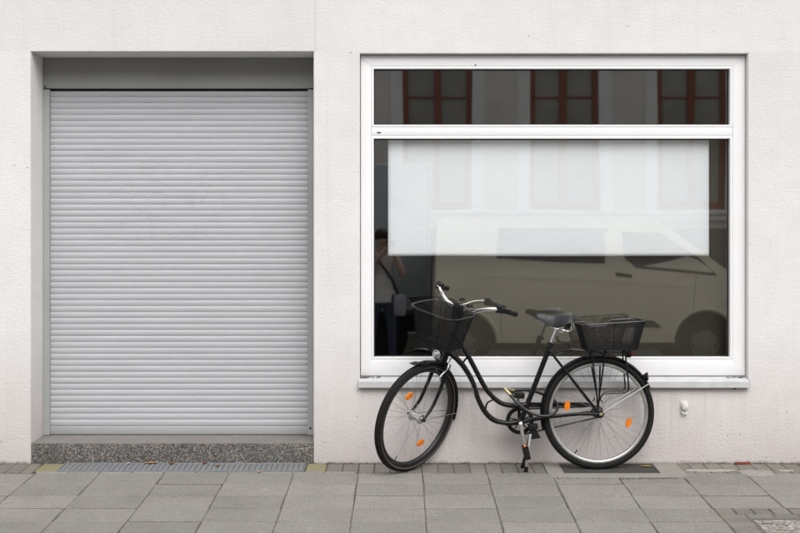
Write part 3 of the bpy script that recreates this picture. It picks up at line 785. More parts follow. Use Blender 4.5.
# steering: axis through the head tube, turned to the rider's left (towards the street)
HA = R(21); STEER = R(45.5)
ax = YW @ Vector((math.sin(HA), 0, math.cos(HA))); f0 = YW @ Vector((-math.cos(HA), 0, math.sin(HA))); rt = YW @ Vector((0, 1, 0))
f0s = Matrix.Rotation(STEER, 3, ax) @ f0
A_low = P(416.3, 417.0, yb(416)-.04)-f0s*.058
Rst = Matrix.Translation(A_low) @ Matrix.Rotation(STEER, 4, ax) @ Matrix.Translation(-A_low)
def S(t, fw=0.0, r_=0.0):
    """point in the steered assembly: t along the axis from the low point, fw forward, r_ to the rider's right"""
    return Rst @ (A_low+ax*t+f0*fw+rt*r_)
def Sd(v_): return (Rst.to_3x3() @ Vector(v_)).normalized()
front_hub0 = A_low+f0*.058
Wr = Matrix.Translation(rear_hub) @ YW
Wf = Rst @ Matrix.Translation(front_hub0) @ YW

def wheel(name, label, Wm, rim_mat, hubw, lift=0.0, phase=0.0, refl=()):
    root = obj(name, MB().lathe([(.010, -hubw/2), (.016, -hubw/2+.004), (.016, -hubw/2+.012), (.012, -hubw/2+.016), (.013, hubw/2-.016), (.018, hubw/2-.012), (.018, hubw/2-.004), (.010, hubw/2)], Wm, 24), M['alu'], bike)
    root['label'] = label
    ty = []
    for i in range(14):
        a = 2*math.pi*i/14; ty.append((RW-RT+RT*math.cos(a)*(1.0 if math.cos(a) > 0 else .8), RT*math.sin(a)))
    obj('tyre', MB().lathe(ty, Wm, 84, True), M['rubber'], root)
    # thin reflective stripe on both sidewalls
    for s_ in (-1, 1):
        obj('sidewall_stripe', MB().lathe([(RW-RT*1.30, s_*(RT+.0004)*.955), (RW-RT*1.16, s_*(RT+.0006)*.988)], Wm, 84), M['stripe'] if rim_mat is M['rim_shaded'] else M['rubber'], root)
    rr = RW-RT*2.10
    obj('rim', MB().lathe([(rr+.006, -.0135), (rr-.002, -.0133), (rr-.0025, -.0122), (rr-.0045, -.0122), (rr-.005, -.0131), (rr-.010, -.0105), (rr-.014, -.004), (rr-.014, .004), (rr-.010, .0105), (rr-.005, .0131), (rr+.006, .0135)], Wm, 84), rim_mat, root)
    rin = rr-.013; var = []
    for side in (-1, 1):
        for cr in (-1, 1):
            a = cr*R(62); p0 = Vector((.016*math.cos(a), side*(hubw/2-.010), .016*math.sin(a))); p1 = Vector((rin, side*.003, 0))
            me = mesh_of('spoke', MB().tube([p0, p1], .00105, 4, caps=False), Vector((0, 0, 0))); me.materials.append(M['steel']); var.append(me)
    for i in range(36):
        place('spoke', var[i % 4], root, Wm @ Matrix.Rotation(2*math.pi*i/36+phase, 4, 'Y'))
    for ang, rad in refl:
        Mx = Wm @ Matrix.Rotation(-ang, 4, 'Y') @ Matrix.Translation((rad, 0, 0))
        m_ = MB(); n_ = 20
        poly = [(.017*math.cos(2*math.pi*k/n_), .031*math.sin(2*math.pi*k/n_)) for k in range(n_)]
        m_.prism(poly, -.006, .006, Mx); o = obj('spoke_reflector', m_, M['orange'], root)
    valve = MB().cyl(Wm @ Matrix.Rotation(2.1, 4, 'Y') @ Vector((rin+.004, 0, 0)), Wm @ Matrix.Rotation(2.1, 4, 'Y') @ Vector((rin-.028, 0, 0)), .0035, 8)
    obj('valve', valve, M['bike_satin'], root)
    return root
def ang_of(Wm, target):
    """wheel angle and radius whose point projects nearest to a photo pixel"""
    best = None
    for i in range(360):
        a = i*math.pi/180
        for rad in [k*.01 for k in range(8, 27)]:
            q = Wm @ Vector((rad*math.cos(a), 0, rad*math.sin(a))); d = q.y-CAMY
            e = (CX+q.x/d*F-target[0])**2+(CY-(q.z-CAMZ)/d*F-target[1])**2
            if best is None or e < best[0]: best = (e, a, rad)
    return best[1], best[2]
fw = wheel('front_wheel', 'front wheel turned towards the street', Wf, M['rim_shaded'], .100, refl=[ang_of(Wf, (409.5, 396.5)), ang_of(Wf, (420.5, 442.5))], phase=.03)
rw = wheel('rear_wheel', 'rear wheel with silver rim', Wr, M['alu'], .118, refl=[ang_of(Wr, (566.7, 405.4)), ang_of(Wr, (628, 422))], phase=.11)
# bright hub shells
obj('hub_shell', MB().lathe([(.012, -.046), (.030, -.042), (.031, -.032), (.021, -.028), (.023, .028), (.031, .032), (.030, .042), (.012, .046)], Wf, 24), M['alu'], fw)
obj('hub_shell', MB().lathe([(.012, -.05), (.028, -.046), (.029, -.036), (.022, -.030), (.030, .030), (.036, .036), (.035, .046), (.012, .05)], Wr, 24), M['bike_satin'], rw)
obj('axle_nut', MB().lathe([(0, -.082), (.006, -.082), (.006, -.072), (.011, -.071), (.011, -.060)], Wr, 8), M['brass'], rw)
for s_ in (-1, 1):
    obj('axle_nut', MB().lathe([(0, s_*.074), (.006, s_*.074), (.006, s_*.067), (.010, s_*.066), (.010, s_*.056)], Wf, 8), M['bike_satin'], fw)

# ---- frame
bb = b(520.6, 421.5)
tr = .0155
lowpts = [b(449.5, 352.5), b(457.5, 359.5), b(464.2, 367.3), b(472.4, 381.7), b(477.6, 398), b(484.8, 411.6), b(494.4, 420.2), b(506.6, 423.2), bb]
upp = [b(455.5, 336), b(459.5, 342.5), b(464.3, 350), b(470.4, 360), b(477.3, 373), b(484.8, 386.8), b(492.2, 396.2), b(501.7, 403.3), b(514, 405.6), b(528.2, 404.5)]
frame = obj('frame', MB().tube(smooth_path(lowpts), .0165, 12), M['bike_black'], bike)
frame['label'] = 'black swan-neck step-through frame of two curved tubes'
obj('upper_tube', MB().tube(smooth_path(upp), .0150, 12), M['bike_black'], frame)
st_top = b(550.6, 344.5)
obj('seat_tube', MB().tube([bb, st_top], .0160, 14), M['bike_black'], frame)
obj('seat_clamp', MB().cyl(b(549.6, 346.8), b(551.2, 342.6), .0195, 14).cyl(b(553.5, 345, -.03), b(553.5, 345, .02), .005, 8), M['bike_satin'], frame)
obj('bottom_bracket', MB().cyl(bb+Vector((0, -.036, 0)), bb+Vector((0, .036, 0)), .0205, 18), M['bike_black'], frame)
ht0 = A_low+ax*.375; ht1 = A_low+ax*.545
obj('head_tube', MB().cyl(ht0, ht1, .0195, 16).cyl(ht0-ax*.012, ht0, .023, 16).cyl(ht1, ht1+ax*.012, .022, 16), M['bike_black'], frame)
obj('brace', MB().cyl(b(467.6, 356.3), b(462.6, 363.2), .006, 8), M['bike_black'], frame)
obj('brace', MB().tube(smooth_path([b(485.5, 409.5), b(486.2, 405.5), b(488.2, 402.2), b(493.5, 399.5)]), .0055, 8), M['bike_black'], frame)
for s_ in (-1, 1):
    obj('chain_stay', MB().tube(smooth_path([bb+Vector((.01, s_*.03, 0)), b(545, 417.4, s_*.046), b(575, 414.2, s_*.058), rear_hub+Vector((-.008, s_*.064, 0))], 5), [.011]*11+[.010]*4+[.008], 10), M['bike_black'], frame)
    obj('seat_stay', MB().tube([b(549.2, 349.5, s_*.014), b(553, 355, s_*.034), rear_hub+Vector((-.006, s_*.064, .006))], .0078, 10), M['bike_black'], frame)
    obj('dropout', MB().bevbox((rear_hub.x-.022, rh.y+s_*.064-.003, rear_hub.z-.018), (rear_hub.x+.016, rh.y+s_*.064+.003, rear_hub.z+.02), .004, 1), M['bike_black'], frame)
# gear / brake cable along the lower tube
obj('cable', MB().tube(smooth_path([p+Vector((-.010, -.017, -.012)) for p in lowpts[1:-1]]), .0022, 6), M['alu'], frame)

# ---- fork (steered)
fork = obj('fork', MB().tube([S(.375), S(.362), S(.352)], [.021, .023, .020], 14).tube([S(.362, 0, -.052), S(.364, 0, -.03), S(.364, 0, .03), S(.362, 0, .052)], [.012, .014, .014, .012], 10), M['bike_black'], bike)
for s_ in (-1, 1):
    pts = [S(.366, 0, s_*.048), S(.30, .002, s_*.052), S(.20, .003, s_*.054), S(.11, .012, s_*.055), S(.05, .032, s_*.056), S(0, .058, s_*.057)]
    pp = smooth_path(pts, 4); obj('fork_blade', MB().tube(pp, [.0135-.0052*i/(len(pp)-1) for i in range(len(pp))], 10), M['bike_black'], fork)
# chrome brake: caliper arm with cable noodle
obj('brake_arm', MB().tube(smooth_path([b(450.8, 357.4, -.055), b(449, 363, -.06), b(447.6, 368.5, -.068), b(443.5, 373, -.075), b(439.8, 377.6, -.08), b(440.8, 380.2, -.078)]), .0052, 8), M['chrome'], fork)
obj('brake_pad', MB().bevbox((-.012, -.006, -.02), (.012, .006, .02), .003, 1, M=Matrix.Translation(b(441.6, 378.4, -.062)) @ Matrix.Rotation(STEER, 4, 'Z')), M['bike_satin'], fork)
# crown lamp bracket
obj('lamp_bracket', MB().tube(smooth_path([S(.375, .015), S(.39, .05), S(.385, .075)]), .006, 8), M['chrome'], fork)

# ---- mudguards
def guard(name, Wm, a0, a1, rad, width, parent, n=46):
    prof = []
    for i in range(9):
        u = -1+2*i/8; prof.append((rad-.012*u*u, u*width/2))
    prof += [(r_-.0022, y_*.985) for r_, y_ in prof[::-1]]
    return obj(name, MB().lathe(prof, Wm, n, True, a0, a1), M['bike_black'], parent)
Wfa = Wf @ Matrix.Rotation(-HA*0, 4, 'Y')
gf = guard('front_mudguard', Wf, R(-14), R(97), RW+.013, .054, bike)
gr = guard('rear_mudguard', Wr, R(25), R(196), RW+.013, .054, bike, 60)
for s_ in (-1, 1):
    e = Wf @ Vector(((RW+.004)*math.cos(R(-6)), s_*.027, (RW+.004)*math.sin(R(-6))))
    obj('stay', MB().tube([Wf @ Vector((0, s_*.06, 0)), e], .0022, 6), M['chrome'], gf)
    e = Wr @ Vector(((RW+.004)*math.cos(R(30)), s_*.027, (RW+.004)*math.sin(R(30))))
    obj('stay', MB().tube([Wr @ Vector((0.012, s_*.066, .01)), e], .0032, 6), M['stay'], gr)
c_ = S(.372, .03)
# flat tip of the front mudguard
e = [Wf @ Vector(((RW+.012+d)*math.cos(R(a)), s_*.02, (RW+.012+d)*math.sin(R(a)))) for a, d in ((97, 0), (101, .005), (106, .012)) for s_ in (-1, 1)]
obj('tip', MB().add(e+[q+Vector((0, 0, .004)) for q in e], [(0, 1, 3, 2), (2, 3, 5, 4), (6, 8, 9, 7), (8, 10, 11, 9), (0, 6, 7, 1), (4, 5, 11, 10), (0, 2, 8, 6), (2, 4, 10, 8), (1, 7, 9, 3), (3, 9, 11, 5)]), M['bike_satin'], gf)

# ---- headlight, tail light, fender reflector
c_ = b(438.4, 354.6, -.105); dirL = Sd(f0*1.0+Vector((0, 0, -.25)))
Ml = Matrix.Translation(c_) @ dirL.to_track_quat('Y', 'Z').to_matrix().to_4x4()
hl = obj('headlight', MB().lathe([(0, -.030), (.012, -.028), (.022, -.016), (.0285, .006), (.030, .016), (.028, .019)], Ml, 28), M['bike_satin'], bike)
obj('lens', MB().lathe([(.0275, .018), (.022, .022), (.012, .0245), (0, .0255)], Ml, 28), M['lamp_glass'], hl)
obj('lens_ring', MB().lathe([(.0275, .015), (.0305, .017), (.0305, .021), (.027, .022)], Ml, 28), M['chrome'], hl)
c_ = b(629.2, 353.4, -.0)
tl = obj('tail_light', MB().bevbox((c_.x-.028, c_.y-.035, c_.z-.022), (c_.x+.008, c_.y+.035, c_.z+.020), .006, 2), M['bike_satin'], bike)
obj('lens', MB().bevbox((c_.x+.004, c_.y-.031, c_.z-.017), (c_.x+.018, c_.y+.031, c_.z+.014), .005, 2), M['red'], tl)
c_ = b(646, 376.5); nd = Vector((.93, -.30, .10)).normalized(); Mr = Matrix.Translation(c_) @ nd.to_track_quat('Y', 'Z').to_matrix().to_4x4()
rf = obj('rear_reflector', MB().lathe([(0, -.030), (.008, -.028), (.014, -.014), (.026, .006), (.026, .012), (.022, .014)], Mr, 24), M['bike_satin'], bike)
obj('lens', MB().lathe([(.0225, .0135), (.012, .016), (0, .0165)], Mr, 24), M['red'], rf)

# ---- seat post and saddle
sp = obj('seat_post', MB().cyl(b(550.4, 345), b(557.0, 328), .0128, 16), M['chrome'], bike)
sd_ = MB(); n_ = 15; m_ = 18
L0 = b(534.8, 316.5); L1 = b(575.0, 316.5); SLen = L1.x-L0.x; zt_ = bz(312.8).z
def saddle_half(u):                                    # half width along the length, nose to tail
    if u < .45: return .018+.014*(u/.45)**1.2
    return .032+.068*(math.sin((min(1, (u-.45)/.42))*math.pi/2)**1.3) if u < .87 else .100-.035*((u-.87)/.13)**2
def saddle_top(u): return zt_-.012*math.sin(math.pi*min(1, u/.85))**2*(1.0)-(.014*(1-u/.12)**2 if u < .12 else 0)-(.016*((u-.90)/.10)**2 if u > .90 else 0)+.002*u
def saddle_drop(u): return .030+.040*math.sin(math.pi*min(1, max(0, u-.05)/.95))**1.4 if u < .55 else .030+.040*math.sin(math.pi*.526)**1.4*max(.45, 1-(u-.55)/.45*.62)
for i in range(n_+1):
    u = i/n_; uu = min(max(u, .0), 1); hw = saddle_half(uu)*(1 if 0 < i < n_ else .55); zt2 = saddle_top(uu); dp = saddle_drop(uu)*(1 if 0 < i < n_ else .55)
    for j in range(m_+1):
        th = math.pi*j/m_; yy = -math.cos(th)
        k = abs(yy)**2.2
        sd_.v.append(Vector((L0.x+SLen*u, ybx(L0.x+SLen*u)+yy*hw*(1-.18*max(0, k-.6)), zt2-dp*k-.006*math.cos(th)**2)))
for i in range(n_):
    for j in range(m_): sd_.f.append((i*(m_+1)+j, i*(m_+1)+j+1, (i+1)*(m_+1)+j+1, (i+1)*(m_+1)+j))
sd_.f.append(tuple(range(m_+1))); sd_.f.append(tuple(n_*(m_+1)+j for j in range(m_+1))[::-1])
sad = obj('saddle', sd_, M['saddle'], bike, sharp=60); sad.modifiers.new('thickness', 'SOLIDIFY').thickness = .008
ss = sad.modifiers.new('round', 'SUBSURF'); ss.levels = 1; ss.render_levels = 1
yo = yb(562)
for s_ in (-1, 1):
    obj('rail', MB().tube(smooth_path([Vector((b(545, 0).x, yo+s_*.012, bz(321.5).z)), Vector((b(553, 0).x, yo+s_*.022, bz(327.2).z)), Vector((b(561, 0).x, yo+s_*.024, bz(329.2).z)), Vector((b(568, 0).x, yo+s_*.03, bz(330.8).z)),
                                      Vector((b(572.3, 0).x, yo+s_*.04, bz(327).z)), Vector((b(571.5, 0).x, yo+s_*.046, bz(321.5).z))]), .0042, 8), M['chrome'], sad)
    mb = MB(); pts = []
    for i in range(61):
        a = i/60*2*math.pi*4.5; pts.append(Vector((b(567, 0).x+.012*math.cos(a), yo+s_*.052+.012*math.sin(a), bz(329.5).z+(bz(321).z-bz(329.5).z)*i/60)))
    obj('spring', mb.tube(pts, .0028, 6), M['bike_satin'], sad)
obj('clamp', MB().bevbox((b(558, 0).x, yo-.028, bz(332.5).z), (b(563.2, 0).x, yo+.028, bz(326).z), .004, 2).cyl(Vector((b(560.8, 0).x, yo-.034, bz(330).z)), Vector((b(560.8, 0).x, yo+.034, bz(330).z)), .007, 12), M['chrome'], sad)
obj('post_head', MB().cyl(b(556, 330.5), b(558.2, 325), .014, 12), M['chrome'], sad)

# ---- crank, pedals, chain guard
cr_n = b(520.4, 423.4, -.062); ped_n = b(525.4, 451, -.085)
crank = obj('crank', MB().tube([cr_n, b(523, 437.5, -.075), ped_n+Vector((0, .016, .006))], [.0135, .0105, .0095], 10).cyl(cr_n+Vector((0, -.016, 0)), bb, .013, 14), M['alu'], bike)
crank['label'] = 'silver crank with pedals, near arm pointing down'
cr_f = bb+Vector((0, .062, 0)); ped_f = b(517.4, 394.5, +.085)
obj('far_arm', MB().tube([cr_f, b(519, 409, +.072), ped_f+Vector((0, -.016, 0))], [.0135, .0105, .0095], 10), M['alu'], crank)
obj('axle_cap', MB().ball(cr_n+Vector((0, -.014, 0)), .012, 8), M['knob'], crank)
mb = MB(); yr = bb.y+.046
Mc = Matrix.Translation((bb.x, yr, bb.z))
obj('chain_ring', MB().lathe([(.062, -.0025), (.083, -.0025), (.086, 0), (.083, .0025), (.062, .0025)], Mc, 48, True), M['bike_satin'], crank)
for k in range(5):
    a = 2*math.pi*k/5+.4
    obj('ring_arm', MB().tube([Vector((bb.x, yr-.003, bb.z)), Vector((bb.x+.066*math.cos(a), yr-.003, bb.z+.066*math.sin(a)))], [.014, .008], 8, squash=.4), M['bike_satin'], crank)
def pedal(c, tilt, label):
    Mp = Matrix.Translation(c) @ Matrix.Rotation(tilt, 4, 'Y')
    p_ = obj('pedal', MB().bevbox((-.040, -.052, .010), (.040, .044, .017), .003, 1, Mp).bevbox((-.040, -.052, -.017), (.040, .044, -.010), .003, 1, Mp).bevbox((-.040, -.052, -.0098), (-.030, .044, .0098), .002, 1, Mp).bevbox((.030, -.052, -.0098), (.040, .044, .0098), .002, 1, Mp).cyl(Mp @ Vector((0, -.055, 0)), Mp @ Vector((0, .06, 0)), .008, 10), M['bike_satin'], crank)
    for s_ in (-1, 1): obj('pedal_reflector', MB().bevbox((s_*.0405-.0025, -.036, -.007), (s_*.0405+.0025, .028, .007), .001, 1, Mp), M['orange'], p_)
    obj('end_cap', MB().bevbox((-.026, -.0545, -.0125), (.026, -.0515, .0125), .002, 1, Mp), M['bike_satin'], p_)
pedal(ped_n+Vector((0, -.035, 0)), R(78), None); pedal(ped_f+Vector((0, .0, 0)), R(8), None)
cg = obj('chain_guard', MB().prism([(b(516, 0).x, bz(403.4).z), (b(588, 0).x, bz(403.5).z), (b(591, 0).x, bz(406).z), (b(588, 0).x, bz(408.4).z), (b(516, 0).x, bz(411.2).z)], yb(552)+.050, yb(552)+.058), M['bike_satin'], bike)
mb = MB()
for (p0, p1) in ((b(521, 434.8, .046), rear_hub+Vector((0, .046, -.036))), (b(520, 408.3, .046), rear_hub+Vector((0, .046, .036)))):
    mb.tube([p0, p1], .0042, 6, squash=1.3)
mb.tube([rear_hub+Vector((.036*math.sin(a), .046, -.036*math.cos(a))) for a in [math.pi*k/8 for k in range(9)]], .0042, 6)
obj('chain', mb, M['iron'], bike)
obj('sprocket', MB().lathe([(.012, -.002), (.035, -.002), (.037, 0), (.035, .002), (.012, .002)], Wr @ Matrix.Translation((0, .046, 0)), 22, True), M['iron'], rw)

# ---- two-legged stand
ks = obj('stand', MB().bevbox((b(528, 0).x, yb(532)-.03, bz(428.5).z), (b(537.5, 0).x, yb(532)+.03, bz(423.5).z), .004, 2).tube([b(532, 427), b(532.5, 436)], [.016, .020], 10), M['bike_satin'], bike)
ks['label'] = 'two-legged folding stand with rubber feet'
obj('spring_plate', MB().prism([(b(530, 0).x, bz(426).z), (b(535, 0).x, bz(427).z), (b(540.4, 0).x, bz(437.2).z), (b(531, 0).x, bz(438.8).z)], yb(534)-.018, yb(534)+.018), M['bike_satin'], ks)
legn = [b(530.5, 434, -.02), b(528.8, 446, -.035), b(527, 457, -.045), PG(526, 471.6)+Vector((0, 0, .004))]
legf = [b(530.5, 434, .02), b(527.5, 446, +.02), b(524.5, 458, +.03), PG(522.6, 467.4)+Vector((0, 0, .004))]
obj('leg', MB().tube(smooth_path(legn, 3), .0085, 10), M['alu'], ks); obj('leg', MB().tube(smooth_path(legf, 3), .0085, 10), M['bike_satin'], ks)
for L_ in (legn, legf): obj('rubber_foot', MB().tube([L_[-1].lerp(L_[-2], .32), L_[-1]+Vector((0, 0, -.003))], [.011, .0135], 10), M['bike_satin'], ks)

# ---- rear rack
rack = obj('rear_rack', MB().tube(smooth_path([b(571, 349, -.055), b(577, 350.2, -.058), b(600, 351.2, -.06), b(622, 351.8, -.06), b(629, 352.5, -.04), b(630, 352.6, 0), b(629, 352.5, .04), b(622, 351.8, .06), b(600, 351.2, .06), b(577, 350.2, .058), b(571, 349, .055)], 4), .0050, 8), M['bike_black'], bike)
for px_ in (578, 590, 604, 618):
    obj('cross_bar', MB().cyl(b(px_, 351, -.06), b(px_, 351, .06), .0042, 8), M['bike_black'], rack)
obj('rail', MB().cyl(b(574, 350.4, 0), b(629, 352.2, 0), .0042, 8), M['bike_black'], rack)
obj('spring_clip', MB().tube(smooth_path([b(584, 349.8, -.03), b(573, 348.7, -.03), b(569, 346.2, -.03), b(567.6, 343, -.03), b(567.6, 343, .03), b(569, 346.2, .03), b(573, 348.7, .03), b(584, 349.8, .03)], 4), .0042, 8), M['bike_black'], rack)
for s_, o_ in ((-1, 0), (1, -3)):
    y_ = s_*.064
    obj('stay', MB().tube([b(591.5+o_*.7, 352, s_*.06), b(592.5+o_*.8, 358, y_), b(597, 396, y_), b(597.8, 408, y_)], .0052, 8), M['bike_black'], rack)
    obj('stay', MB().tube([b(605+o_*1.2, 352, s_*.06), b(604.5+o_*1.4, 358, y_), b(599.3, 396, y_), b(598.4, 407, y_)], .0052, 8), M['bike_black'], rack)
    obj('lower_rail', MB().tube(smooth_path([b(625.5+o_, 352.2, s_*.06), b(626.2+o_, 362, y_), b(628.6+o_*1.2, 385, y_), b(628+o_*1.2, 389.4-.6*s_, y_), b(624+o_, 391.6-.8*s_, y_), b(608, 392.6-s_, y_), b(602.6, 394.6, y_), b(598.6, 402, y_)], 5), .0048, 8), M['bike_black'], rack)
for s_ in (-1, 1): obj('frame_strut', MB().cyl(b(553.4, 352, s_*.02), b(575, 350.4, s_*.05), .003, 6), M['bike_black'], rack)
obj('pump_peg', MB().tube([b(594.6, 397.5, -.07), b(593, 401.6, -.078)], .004, 8).tube([b(600, 398.5, -.07), b(602.4, 402.6, -.078)], .004, 8), M['bike_satin'], rack)

# ---- baskets of fine wire
def rrect(hx, hy, r, n=7):
    out = []
    for (cx, cy, a0) in ((hx-r, hy-r, 0), (-hx+r, hy-r, 90), (-hx+r, -hy+r, 180), (hx-r, -hy+r, 270)):
        for k in range(n+1):
            a = R(a0+90*k/n); out.append((cx+r*math.cos(a), cy+r*math.sin(a)))
    return out
def resample(poly, n):
    q = [Vector((*p, 0)) for p in poly]; L = [0]
    for i in range(len(q)): L.append(L[-1]+(q[(i+1) % len(q)]-q[i]).length)
    out = []; j = 0
    for k in range(n):
        t = L[-1]*k/n
        while L[j+1] < t: j += 1
        u = (t-L[j])/(L[j+1]-L[j]); out.append(q[j].lerp(q[(j+1) % len(q)], u))
    return out
def basket(name, Mx, top, bot, H, label, zrim, n=150, rows=30, wr=.00088):
    """top/bot: outline polygons; zrim(x, y) lowers the rim for the hand cut-out"""
    T = resample(top, n); Bt = resample(bot, n)
    def pt(i, v_):
        a = T[i % n]; c = Bt[i % n]; rz = H-zrim(a.x, a.y)
        z_ = rz*v_; u = z_/H; p_ = c.lerp(a, u); return Mx @ Vector((p_.x, p_.y, z_))
    rim = MB().tube([pt(i, 1.0) for i in range(n)], .0036, 8, closed=True)
    root = obj(name, rim, M['wire_rim'], bike); root['label'] = label
    mb = MB()
    for i in range(n): mb.tube([pt(i, 0), pt(i, .5), pt(i, 1)], wr, 3, caps=False)
    for j in range(rows): mb.tube([pt(i, (j+.5)/rows) for i in range(0, n, 2)], wr, 3, closed=True)
    tag(obj('wire_mesh', mb, M['wire'], root, sharp=80), kind='stuff')
    mb = MB(); xs_ = [q.x for q in Bt]; ys_ = [q.y for q in Bt]
    hx, hy = max(xs_), max(ys_)
    def span(val, k):                                  # chord of the bottom outline
        c = [q[1-k] for q in Bt if abs(q[k]-val) < (.006)]
        return (min(c), max(c)) if len(c) > 1 else None
    m1 = int(2*hx/.0065); m2 = int(2*hy/.0065)
    for i in range(1, m1):
        x_ = -hx+2*hx*i/m1; s_ = span(x_, 0)
        if s_: mb.tube([Mx @ Vector((x_, s_[0], 0)), Mx @ Vector((x_, s_[1], 0))], wr, 3, caps=False)
    for i in range(1, m2):
        y_ = -hy+2*hy*i/m2; s_ = span(y_, 1)
        if s_: mb.tube([Mx @ Vector((s_[0], y_, 0)), Mx @ Vector((s_[1], y_, 0))], wr, 3, caps=False)
    tag(obj('floor_mesh', mb, M['wire'], root, sharp=80), kind='stuff')
    obj('floor_wire', MB().tube([pt(i, .0) for i in range(n)], .0028, 6, closed=True), M['wire'], root)
    obj('middle_wire', MB().tube([pt(i, .18) for i in range(n)], .0020, 6, closed=True), M['wire'], root)
    return root, pt
# rear basket sits on the rack
zb = b(608, 349.2).z; xc = (b(576, 0).x+b(641, 0).x)/2
Mb = Matrix.Translation((xc+.004, yb(608), zb+.004)) @ YW
def dip(x, y):
    if y < .05: return 0.0
    t = (abs(x+.045)-.055)/.03; return .034*(1-min(1, max(0, t)))*min(1, (y-.05)/.03)
rb, rpt = basket('rear_basket', Mb, rrect(.200, .135, .045), rrect(.158, .105, .035), .170, 'black wire mesh basket on the rear rack', lambda x, y: dip(x, y)+.012*(-x/.2)+.004, n=190, rows=26)
for x_ in (-.0,):
    obj('side_wire', MB().tube([Mb @ Vector((x_+.002, -.106, .002)), Mb @ Vector((x_+.002, -.137, .168))], .0026, 6), M['wire'], rb)
for px_ in (590, 604, 622): obj('rack_clip', MB().bevbox((b(px_, 0).x-.008, yb(px_)-.066, bz(352.5).z), (b(px_, 0).x+.008, yb(px_)-.05, bz(347.6).z), .002, 1), M['bike_satin'], rb)
# front basket hangs from the stem and turns with it
zc = .50
c0 = A_low+ax*.710                                     # bar clamp, on the steering axis
Mbf = Rst @ Matrix.Translation(c0+YW @ Vector((-.187, 0, -.185))) @ YW
fbt = rrect(.134, .175, .085); fbb = rrect(.095, .130, .06)
fb, fpt = basket('front_basket', Mbf, fbt, fbb, .215, 'black wire mesh basket hung in front of the handlebar', lambda x, y: 0.0, n=180, rows=38)
br = MB().bevbox((-.004, -.045, -.055), (.004, .045, .065), .004, 1, Rst @ Matrix.Translation(c0+YW @ Vector((-.052, 0, -.02))))
obj('mount_plate', br, M['bike_satin'], fb)
for a_, e_ in ((-.03, .03), (.03, .03), (-.03, -.02), (.03, -.02)):
    obj('rivet', MB().ball(Rst @ (c0+YW @ Vector((-.046, a_, -.02+e_))), .0045, 5), M['chrome'], fb)
for i_ in (0, 45, 90, 135):
    obj('corner_wire', MB().tube([fpt(i_, 0), fpt(i_, 1)], .0022, 6), M['wire'], fb)
obj('handle', MB().tube(smooth_path([Mbf @ Vector((-.05, .172, .207)), Mbf @ Vector((-.10, .165, .217)), Mbf @ Vector((-.155, .11, .223)), Mbf @ Vector((-.16, .0, .221)), Mbf @ Vector((-.127, -.03, .209))]), .0065, 8), M['bike_satin'], fb)

# ---- handlebar (steered)
def HB(fw_, r_, up): return Rst @ (c0+f0*fw_+rt*r_+ax*up)
right = [HB(.030, 0, .0), HB(.030, .04, .0), HB(.036, .10, .012), HB(.036, .17, .048), HB(.010, .225, .074), HB(-.05, .258, .086), HB(-.15, .292, .092)]
left = [HB(.030, 0, .0), HB(.030, -.04, .0), HB(.036, -.10, .012), HB(.036, -.17, .048), HB(.010, -.225, .074), HB(-.05, -.247, .086), HB(-.15, -.279, .092)]
full = smooth_path(right[::-1][1:]+left[1:-1], 8)
hb = obj('handlebar', MB().tube(full, .0112, 12), M['chrome'], bike); hb['label'] = 'swept-back chrome handlebar turned towards the street'
for L_ in (right, left):
    a, c = L_[-2], L_[-1]
    g_ = obj('grip', MB().tube([a.lerp(c, .02), a.lerp(c, .06), a.lerp(c, .5), a.lerp(c, .96), c], [.0150, .0170, .0155, .0168, .014], 14), M['bike_satin'], hb)
    k_ = L_[-3].lerp(a, .55); d_ = (a-L_[-3]).normalized()
    obj('lever_clamp', MB().tube([k_-d_*.020, k_+d_*.024], .0205, 12).ball(k_+Vector((0, -.004, .018)), .020, 8, (1.1, 1, .8)), M['bike_satin'], hb)
    out_ = (L_[-3]-L_[0]).normalized(); fwd = Sd(f0)
    k2 = k_+fwd*.022
    obj('brake_lever', MB().tube(smooth_path([k_+fwd*.012, k_+fwd*.036+d_*.01, k2+fwd*.022+d_*.06, k2+fwd*.020+d_*.11]), [.007]*12+[.006]*7, 8, squash=.6), M['chrome'] if L_ is right else M['bike_satin'], hb)
stem_top = Rst @ (c0+ax*.012)
obj('stem', MB().tube([Rst @ (A_low+ax*.54), Rst @ (c0-ax*.03), stem_top], [.0130, .0130, .0145], 14).tube([Rst @ c0, HB(.030, 0, 0)], .0135, 12).tube([HB(.030, -.024, 0), HB(.030, .024, 0)], .0185, 14), M['bike_satin'], hb)
obj('bell', MB().lathe([(0, -.018), (.010, -.017), (.019, -.009), (.0215, .0), (.020, .006), (0, .006)], Matrix.Translation(HB(.052, -.075, .036)) @ Matrix.Rotation(R(-90), 4, 'X'), 20), M['bike_satin'], hb)
# cables from the levers down to the head
for L_, s_ in ((right, 1), (left, -1)):
    k_ = L_[-3].lerp(L_[-2], .55)
    obj('cable', MB().tube(smooth_path([k_+Sd(f0)*.02, HB(.085, s_*.16, .03), HB(.10, s_*.06, -.03), S(.50, .05, s_*.01), S(.40, .03, s_*.012)]), .0024, 6), M['bike_satin'], hb)

